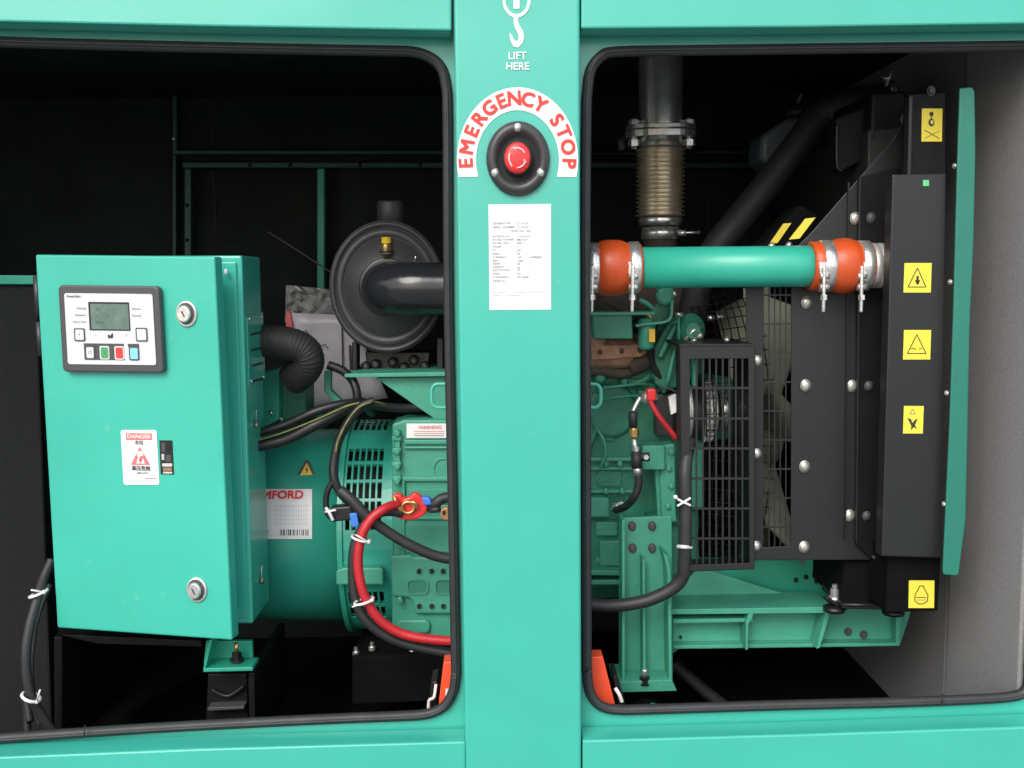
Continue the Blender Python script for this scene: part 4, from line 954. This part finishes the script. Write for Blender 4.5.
# ------------------------------------------------------------------ coolant hose
CH = thing('coolant_hose', P(790,150,.5), 'thick matt black coolant hose running from the radiator top down to the engine', 'coolant hose')
b = MB(); b.tube([P(893,101,.42),P(870,103,.45),P(845,106,.48),(P(822,115,.5)),P(806,134,.5),P(780,168,.5),P(745,212,.5),P(715,250,.5),P(698,285,.5),P(690,330,.52)], lambda t:.036-.007*min(1,t*2), 'hose', 28, 10); b.build('rubber_hose', CH)
b = MB(); b.lathe(P(884,101,.43),(1,0,-.05),[(0,.038),(.012,.038)],'steel',28,(0,0,1)); b.tube([P(886,86,.40),P(889,78,.39),P(893,70,.39)],.003,'steel',8); b.tube([P(882,77,.4),P(889,79,.39)],.004,'steel',8); b.build('hose_clamp', CH)
for x,y in ((798,103),(831,118)): 
    b = MB(); b.tube([P(x,y,.45),P(x+2,y-6,.45),P(x+4,y-9,.45)],.0035,'gplas',8); b.build('hose_clip', CH)
EB = thing('expansion_tank', P(795,165,.62), 'dim blue-grey plastic tank half hidden behind the black coolant hose', 'tank')
b = MB(); b.pxs(.62,[(762,135),(790,117),(826,117),(832,130),(832,152),(800,163),(775,168),(760,160)],.12,'tank'); b.build('tank_body', EB, .012, seg=3)
b = MB(); b.lathe(P(800,118,.68),(0,0,1),[(0,.03),(.02,.03),(.022,.025)],'plastic',24); b.build('cap', EB)

# ------------------------------------------------------------------ radiator
RD = thing('radiator', P(870,610,.45), 'tall charcoal steel radiator with folded side plates and yellow warning stickers', 'radiator')
b = MB(); b.pxs(.165,[(908,94),(946,92),(946,180),(906,182)],.02,'blackm'); b.build('upper_post', RD, .002)
b = MB(); b.pxs(.150,[(909.5,96),(913,96),(911,182),(907.5,182)],.02,'greyp'); b.build('post_edge', RD, .001)
b = MB(); b.pxs(.155,[(888,550),(942,550),(938,611),(886,613)],.09,'floor'); b.build('lower_post', RD, .003)
cv = MB(); cv.pxs(.125,[(892.5,174.5),(946.5,173.5),(942,558),(881.5,556.5)],.03,'greyp'); cov = cv.build('cover_panel', RD, .0025)
b = MB(); b.pxs(.124,[(923,180),(929,180),(929,186),(923,186)],.0008,'lgreen',.0); b.build('green_dot', cov)
# shroud side plate (broad), diagonal upper edge
sh = MB(); sh.pxs(.235,[(797,247),(810,234),(868,168),(893,140),(906,118),(908,560),(752,560),(752,548),(791,546),(791.5,250)],.004,'greyp'); sh.build('side_plate', RD, .001)
b = MB(); b.pxs(.226,[(860.5,177),(900,166),(900,575),(884,570),(856,545)],.008,'blackm'); b.build('shaded_fold_strip', RD, .002)  # blacker than the side plate: shade of the deep gap painted in
b = MB(); b.pxs(.222,[(859.5,178),(861.2,177),(857.6,545),(856,542)],.010,'greyp'); b.build('fold_edge', RD, .001)
b = MB(); b.pxs(.23,[(848,182),(849.5,182),(846,540),(844.5,540)],.006,'blackp'); b.build('fold_line', RD)
b = MB(); b.pxs(.30,[(836,118),(900,92),(902,140),(842,172),(837,168)],.05,'blackm'); b.build('upper_bracket', RD, .004)
b = MB(); b.tube([P(837,124,.295),P(837,164,.295),P(842,171,.295)],.0025,'greyp',8); b.build('bracket_edge', RD)
bolt(RD,871,218,.225,5.2,'gplas'); bolt(RD,868.5,386,.225,4.8,'gplas'); bolt(RD,866.5,516,.225,4.8,'gplas')
for x,y in ((855,218.5),(852,386),(849.5,515.5),(806.5,302.5),(805.5,385.5),(804.5,466.5),(804,547)): bolt(RD,x,y,.2335,6.0)
for x,y in ((904.5,119),(931,91)): bolt(RD,x,y,.163 if x>910 else .2,4.5,'gplas',hexa=True)
for x,y in ((757,360.5),(756.5,453.5),(756,546)): bolt(RD,x,y,.2335,5.2)
# frame left of the mesh window
b = MB(); b.pxs(.236,[(746,247),(764,247),(763.5,553),(752,553),(752,342),(746,342)],.004,'blackp'); b.build('shroud_stile', RD, .001)
b = MB(); b.pxs(.236,[(764.3,247),(791.5,247),(791.5,252),(764.3,252)],.004,'blackp'); b.build('shroud_rail', RD, .001)
def grille(x0,y0,x1,y1,y,nx,ny,r,parent,m='blackp',nm='wire_mesh',rx=None, hy=None):
    b = MB(); xs_=[x0+(x1-x0)*i/nx for i in range(1,nx)]; ys_= hy or [y0+(y1-y0)*i/ny for i in range(1,ny)]
    kk=mpp(y)
    for x in xs_: b.rect(y+.0015,x-r,y0,x+r,y1,.0015,m)
    for yy in ys_: b.rect(y,x0,yy-(rx or r),x1,yy+(rx or r),.0014,m)
    return b.build(nm,parent)
grille(763.5,252,791.5,553,.238,5,11,.55,RD,'greyp',hy=[y for y in range(266,550,29)],rx=.8)
# core, tanks, rear shroud
b = MB(); b.pxs(.262,[(868,130),(905,125),(886,575),(862,575)],.66,'core'); b.build('core', RD, .004)
b = MB(); b.pxs(.262,[(872,92),(908,90),(906,140),(870,142)],.66,'blackm'); b.build('header_tank', RD, .006)
b = MB(); b.pxs(.25,[(845,560),(903,560),(900,600),(842,606)],.60,'floor'); b.build('bottom_tank', RD, .004)
b = MB(); b.pxs(.32,[(838,562),(846,562),(846,603),(838,603)],.02,'blackp'); b.pxs(.24,[(842,603),(886,603.5),(886,610),(842,609)],.12,'blackp'); b.build('lower_bracket', RD, .002)
b = MB(); b.tube([P(842,604.5,.236),P(884,605.5,.236)],.003,'greyp',8,straight=True); b.build('bracket_edge', RD)
b = MB(); b.tube([P(872,556,.22),P(884,564,.21),P(898,571,.21)],.0035,'greyp',8); b.build('bottom_strap', RD)
bolt(RD,846,569,.318,4.2,'steel'); 
b = MB(); c=P(834.5,598,.28); b.lathe(c,(0,0,1),[(-.004,.012),(.0,.012),(.004,.011),(.004,.008),(.018,.008),(.018,.005),(.026,.005)],'steel',12); b.build('mount_bolt', RD)
b = MB(); b.tube([P(825,597,.27),P(834,603,.27),P(846,609,.27)],.004,'blackp',8); b.build('mount_washer', RD)
b = MB(); b.lathe(P(834,611,.27),(0,0,1),[(0,.02),(.008,.02),(.01,.014)],'blackp',16); b.build('rubber_foot', RD); b = MB(); b.lathe(P(893,614,.27),(0,0,1),[(0,.02),(.008,.02)],'blackp',16); b.build('rubber_foot', RD)
# stickers
def sticker(x0,y0,x1,y1,pl,sk=0,m='yellow'):
    b = MB(); b.pxs(pl,[(x0,y0),(x1,y0),(x1-sk,y1),(x0-sk,y1)],.0006,m,.0008); return b
b = sticker(904.5,263,931.8,292.5,.125,1); line(b,.125,[(917.5,268),(926,287),(908,287),(917.5,268)],.9,'blkin'); line(b,.125,[(917.6,276),(917.6,283)],2.4,'blkin'); line(b,.125,[(915.5,280),(917.6,284.5),(919.7,280)],1.2,'blkin'); b.build('hot_surface_sticker', cov)
b = sticker(904,330,931.2,359.5,.125,1); line(b,.125,[(917,334.5),(926,353.5),(907.5,353.5),(917,334.5)],.9,'blkin'); line(b,.125,[(911,349),(914,348),(916,350)],.8,'blkin'); line(b,.125,[(919,349),(922,348.4)],.8,'blkin'); b.build('warning_triangle_sticker', cov)
b = sticker(904,406,923.8,433.5,.125,1); b.pxs(.125,[(907.5,418),(911,419),(912.5,423),(916,419),(917.5,419),(915,425),(917,429),(914,427),(911,430),(911.5,426)],.0005,'blkin',.0014); line(b,.125,[(912.5,409),(915.5,414),(910,414),(912.5,409)],.6,'gryin'); b.build('fan_hazard_sticker', cov)
b = sticker(922,108.5,942.5,141.5,.165,.6,'amber' if 0 else 'yellow'); b.pxs(.165,ell(931.5,114,2.2,2.4,10),.0005,'blkin',.0014); b.ring([FY(.165).at(x,y,.0014) for x,y in ell(931.5,122.5,3,4,16)],[FY(.165).at(x,y,.0014) for x,y in ell(932,122,1.6,2.2,16)],V(0,.0005,0),'blkin'); line(b,.165,[(931.5,116),(931.5,119)],1,'blkin'); line(b,.165,[(924.5,130),(939.5,138.5)],.7,'blkin'); line(b,.165,[(924.5,138.5),(939.5,131)],.6,'gryin'); b.build('lifting_sticker', RD)
b = sticker(909,580.5,934.5,608,.155,.5); bo=[(919.5,586),(923.5,586),(924.5,589),(928,595),(927.5,601),(923,604),(919,604),(915,601),(915,595),(918.5,589),(919.5,586)]; line(b,.155,bo,.9,'blkin'); line(b,.155,[(916,597.5),(926.5,597.5)],.8,'blkin'); line(b,.155,[(917,600),(926,600)],.6,'gryin'); b.build('coolant_sticker', RD)
# sloping brace with two yellow stripes above the pipe
b = MB(); b.pxs(.30,[(745,250),(764,243),(800,205),(818,215),(805,250)],.08,'floor'); sb=b.build('sloping_brace', RD, .002)
for pts in ([(783.5,223.5),(791.5,223),(777.5,243),(769.5,243.5)],[(805.5,218.5),(815.5,217.5),(799.5,238.5),(789,239.5)]):
    b = MB(); b.pxs(.24 if pts[0][0]>800 else .296,pts,.002,'yellow'); ln=[((pts[0][0]+pts[3][0])/2+3,(pts[0][1]+pts[3][1])/2),((pts[1][0]+pts[2][0])/2+2,(pts[1][1]+pts[2][1])/2-5)]; b.build('yellow_stripe', RD)
for x,y in ((771.5,246),(789,245.5)): bolt(RD,x,y,.29,3.6,'steel')

# ------------------------------------------------------------------ fan and its guard drum
FN = thing('cooling_fan', P(778,470,.55), 'pale olive plastic cooling fan seen edge-on through the wire window', 'fan')
fc = P(755,430,.56); fr=.305
b = MB(); b.lathe(fc,(1,0,0),[(-.04,.07),(.04,.07),(.05,.05)],'sage',32,(0,0,1)); b.build('hub', FN)
for q_ in range(7):
    b = MB(); a0=PI-.30+2*PI*q_/7; A=[];B=[]
    for i in range(7):
        r_=.06+(fr-.06)*i/6; wdt=.035+.04*i/6; tw=math.radians(46-8*i/6)
        rad=V(0,math.cos(a0),math.sin(a0)); tan=V(0,-math.sin(a0),math.cos(a0)); dv=(tan*math.cos(tw)+V(1,0,0)*math.sin(tw))*wdt
        p=fc+rad*r_+tan*.02*math.sin(i/6*2); A.append(p-dv); B.append(p+dv)
    for t_ in (0,.004):
        vA=[b.bm.verts.new(p+V(t_,0,0)) for p in A]; vB=[b.bm.verts.new(p+V(t_,0,0)) for p in B]
        for i in range(6): b._f([vA[i],vA[i+1],vB[i+1],vB[i]],'sage',True)
    bl=b.build('fan_blade', FN)
FG = thing('fan_guard', P(735,345,.5), 'black wire basket guard round the fan, left of the radiator above the narrow guard', 'guard')
b = MB()
gc = P(728,424,.585)
for i in range(9):
    xx=P(688+i*7,400,.5).x; r_=.296 if i>1 else .275
    b.tube([V(xx,gc.y+math.cos(a)*r_,gc.z+math.sin(a)*r_) for a in [2*PI*k/40 for k in range(40)]],.0012,'blackm',5,1,closed=True)
for k_ in range(60):
    a=2*PI*k_/60; b.tube([V(P(688,400,.5).x,gc.y+math.cos(a)*.275,gc.z+math.sin(a)*.275),V(P(748,400,.5).x,gc.y+math.cos(a)*.298,gc.z+math.sin(a)*.298)],.0011,'blackm',5,straight=True)
b.build('wire_basket', FG)
for y in (308,318,327,336):
    pass
# narrow belt guard
BG = thing('belt_guard', P(720,570,.28), 'narrow black steel guard box with slotted front standing before the charging alternator', 'guard')
gy=.215
def gb(pts,y=gy,d=.004,nm='frame',m='greyp',bv=.0008):
    b = MB(); b.pxs(y,pts,d,m); return b.build(nm,BG,bv)
b = MB(); fo=[(680,345.5),(754.5,345.5),(754,569),(683,571.5)]; fi=[(689.5,359),(748.5,358.5),(749.5,563),(691.5,565)]
b.ring([P(x,y,gy) for x,y in fo],[P(x,y,gy) for x,y in fi],V(0,.003,0),'greyp'); b.build('front_frame', BG, .0008)
gb([(679.5,344),(755,344),(755,346.5),(679.5,347)],gy-.001,.17,'top_plate','blackp')
gb([(753.8,347),(755.2,347),(754.6,569),(753.2,569)],gy+.002,.16,'side_plate','blackp')
gb([(683,568.5),(754,566),(754,569.5),(683,572)],gy+.001,.06,'bottom_plate','blackp')
gb([(679.5,347),(681.2,347),(683.4,571),(681.8,571)],gy+.004,.04,'side_plate','blackp')
gb([(664,342),(682,342),(682,358),(666,354)],gy+.17,.004,'rear_lug','greyp')
for x,y in ((694,340.5),(700,335),(727,339.5)): bolt(BG,x,y+.5,gy+.1,3.4,'bolt')
grille(690,358.5,749,564,gy+.001,9,7,.9,BG,'greyp','slotted_screen',rx=1.1,hy=[388,418.5,448.5,478.5,508.5,538.5])
cable('earth_cable', [(688,432,.24),(689,445,.235),(691,458,.235),(690,466,.24)], .0022,'yg','tiny yellow-green wire beside the thick cable at the narrow guard','wire')
b = MB(); b.tube([P(691,353,.26),P(694,372,.26),P(694.5,386,.26)],.006,'engine2',8); b.build('coolant_or_added_tube', EN)

# ------------------------------------------------------------------ smaller engine fittings
random.seed(21)
def pipe_(pts, r, m, nm, par=EN):
    b = MB(); b.tube([P(*p) for p in pts], r, m, 10, 8); return b.build(nm, par)
pipe_([(596,392,.39),(606,388,.37),(622,386,.365),(640,384,.37),(655,386,.39)],.0035,'engine','fuel_line')
pipe_([(598,402,.40),(612,398,.375),(632,396,.37),(648,396,.38)],.0028,'engine','fuel_line')
pipe_([(606,300,.34),(618,306,.33),(628,312,.33)],.008,'rustd','oil_return_tube')
pipe_([(640,300,.36),(650,306,.35),(656,316,.35),(652,330,.36)],.005,'engine2','oil_feed_tube')
pipe_([(676,345,.35),(672,362,.345),(668,380,.35),(664,392,.38)],.004,'engine2','fuel_line')
pipe_([(684,342,.34),(694,330,.33),(702,326,.35)],.004,'steel','sensor_stem')
for x,y in ((606,464),(620,464),(634,464),(606,491),(622,491),(598,527),(610,527),(598,560),(611,560),(671,452),(669,468),(671,486),(668,506),(646,450),(661,465),(602,508)):
    b = MB(); b.lathe(P(x,y,EY-.014 if x<640 else EY-.062),(0,-1,0),[(-.02,.0058),(0,.0058),(.004,.0055),(.005,.003)],'engine2',6,(1,0,.2),(1,AS),smooth=False); b.build('bolt', EN)
for x,y in ((457,432),(457,452)): pass
for x,y in ((397,433),(397,451),(397,466),(397,481),(400,545),(400,600)):
    b = MB(); b.lathe(P(x,y,CY-.016),(0,-1,0),[(-.01,.0062),(.004,.006),(.005,.004)],'engine2',6,(1,0,.2),(1,AS),smooth=False); b.build('bolt', AL)
b = MB(); b.pxs(CY-.004,[(407,489),(470,489),(470,504),(407,504)],.003,'engine2'); b.build('cast_panel', AL, .001)
b = MB(); b.pxs(CY-.004,[(404,524),(470,524),(470,552),(404,552)],.003,'engine2'); b.build('cast_panel', AL, .001)
for x0,y0,x1,y1 in ((600,541,621,566),(596,522,618,536)):
    b = MB(); b.pxs(EY-.025,rr(x0,y0,x1,y1,2,3),.02,'engine2'); b.build('sump_cover', EN, .002)
# lining seams
for x in (XL*.45, .18, .55):
    b = MB(); b.box((x-.002,YB-.0155,ZF+.02),(x+.002,YB-.0125,ZC-.03),'dim'); b.build('lining_seam', E)
# bolts along the frame bars
for x,y in ((187,205),(187,240),(250,165),(290,165),(360,165),(420,165)): bolt(E,x,y,YB-.061,1.8,'dim')

pipe_([(583,372,.39),(600,370,.385),(622,373,.385),(640,368,.39)],.011,'rustd','manifold_shade_bar')  # dark bar added to stand in for shade under the manifold
pipe_([(656,330,.34),(650,345,.35),(652,362,.37),(660,378,.38)],.006,'hose','coolant_or_added_tube')  # black hose added to darken the engine recess
pipe_([(598,430,.40),(604,440,.39),(606,455,.39),(600,468,.40)],.003,'engine2','fuel_line')
ep([(592,346),(640,344),(648,352),(640,357),(592,360)],EY-.075,.012,'rust','manifold_flange',.002)
for x,y in ((600,352),(622,351),(640,350)): bolt(EN,x,y,EY-.076,2.6,'rustd',hexa=True)
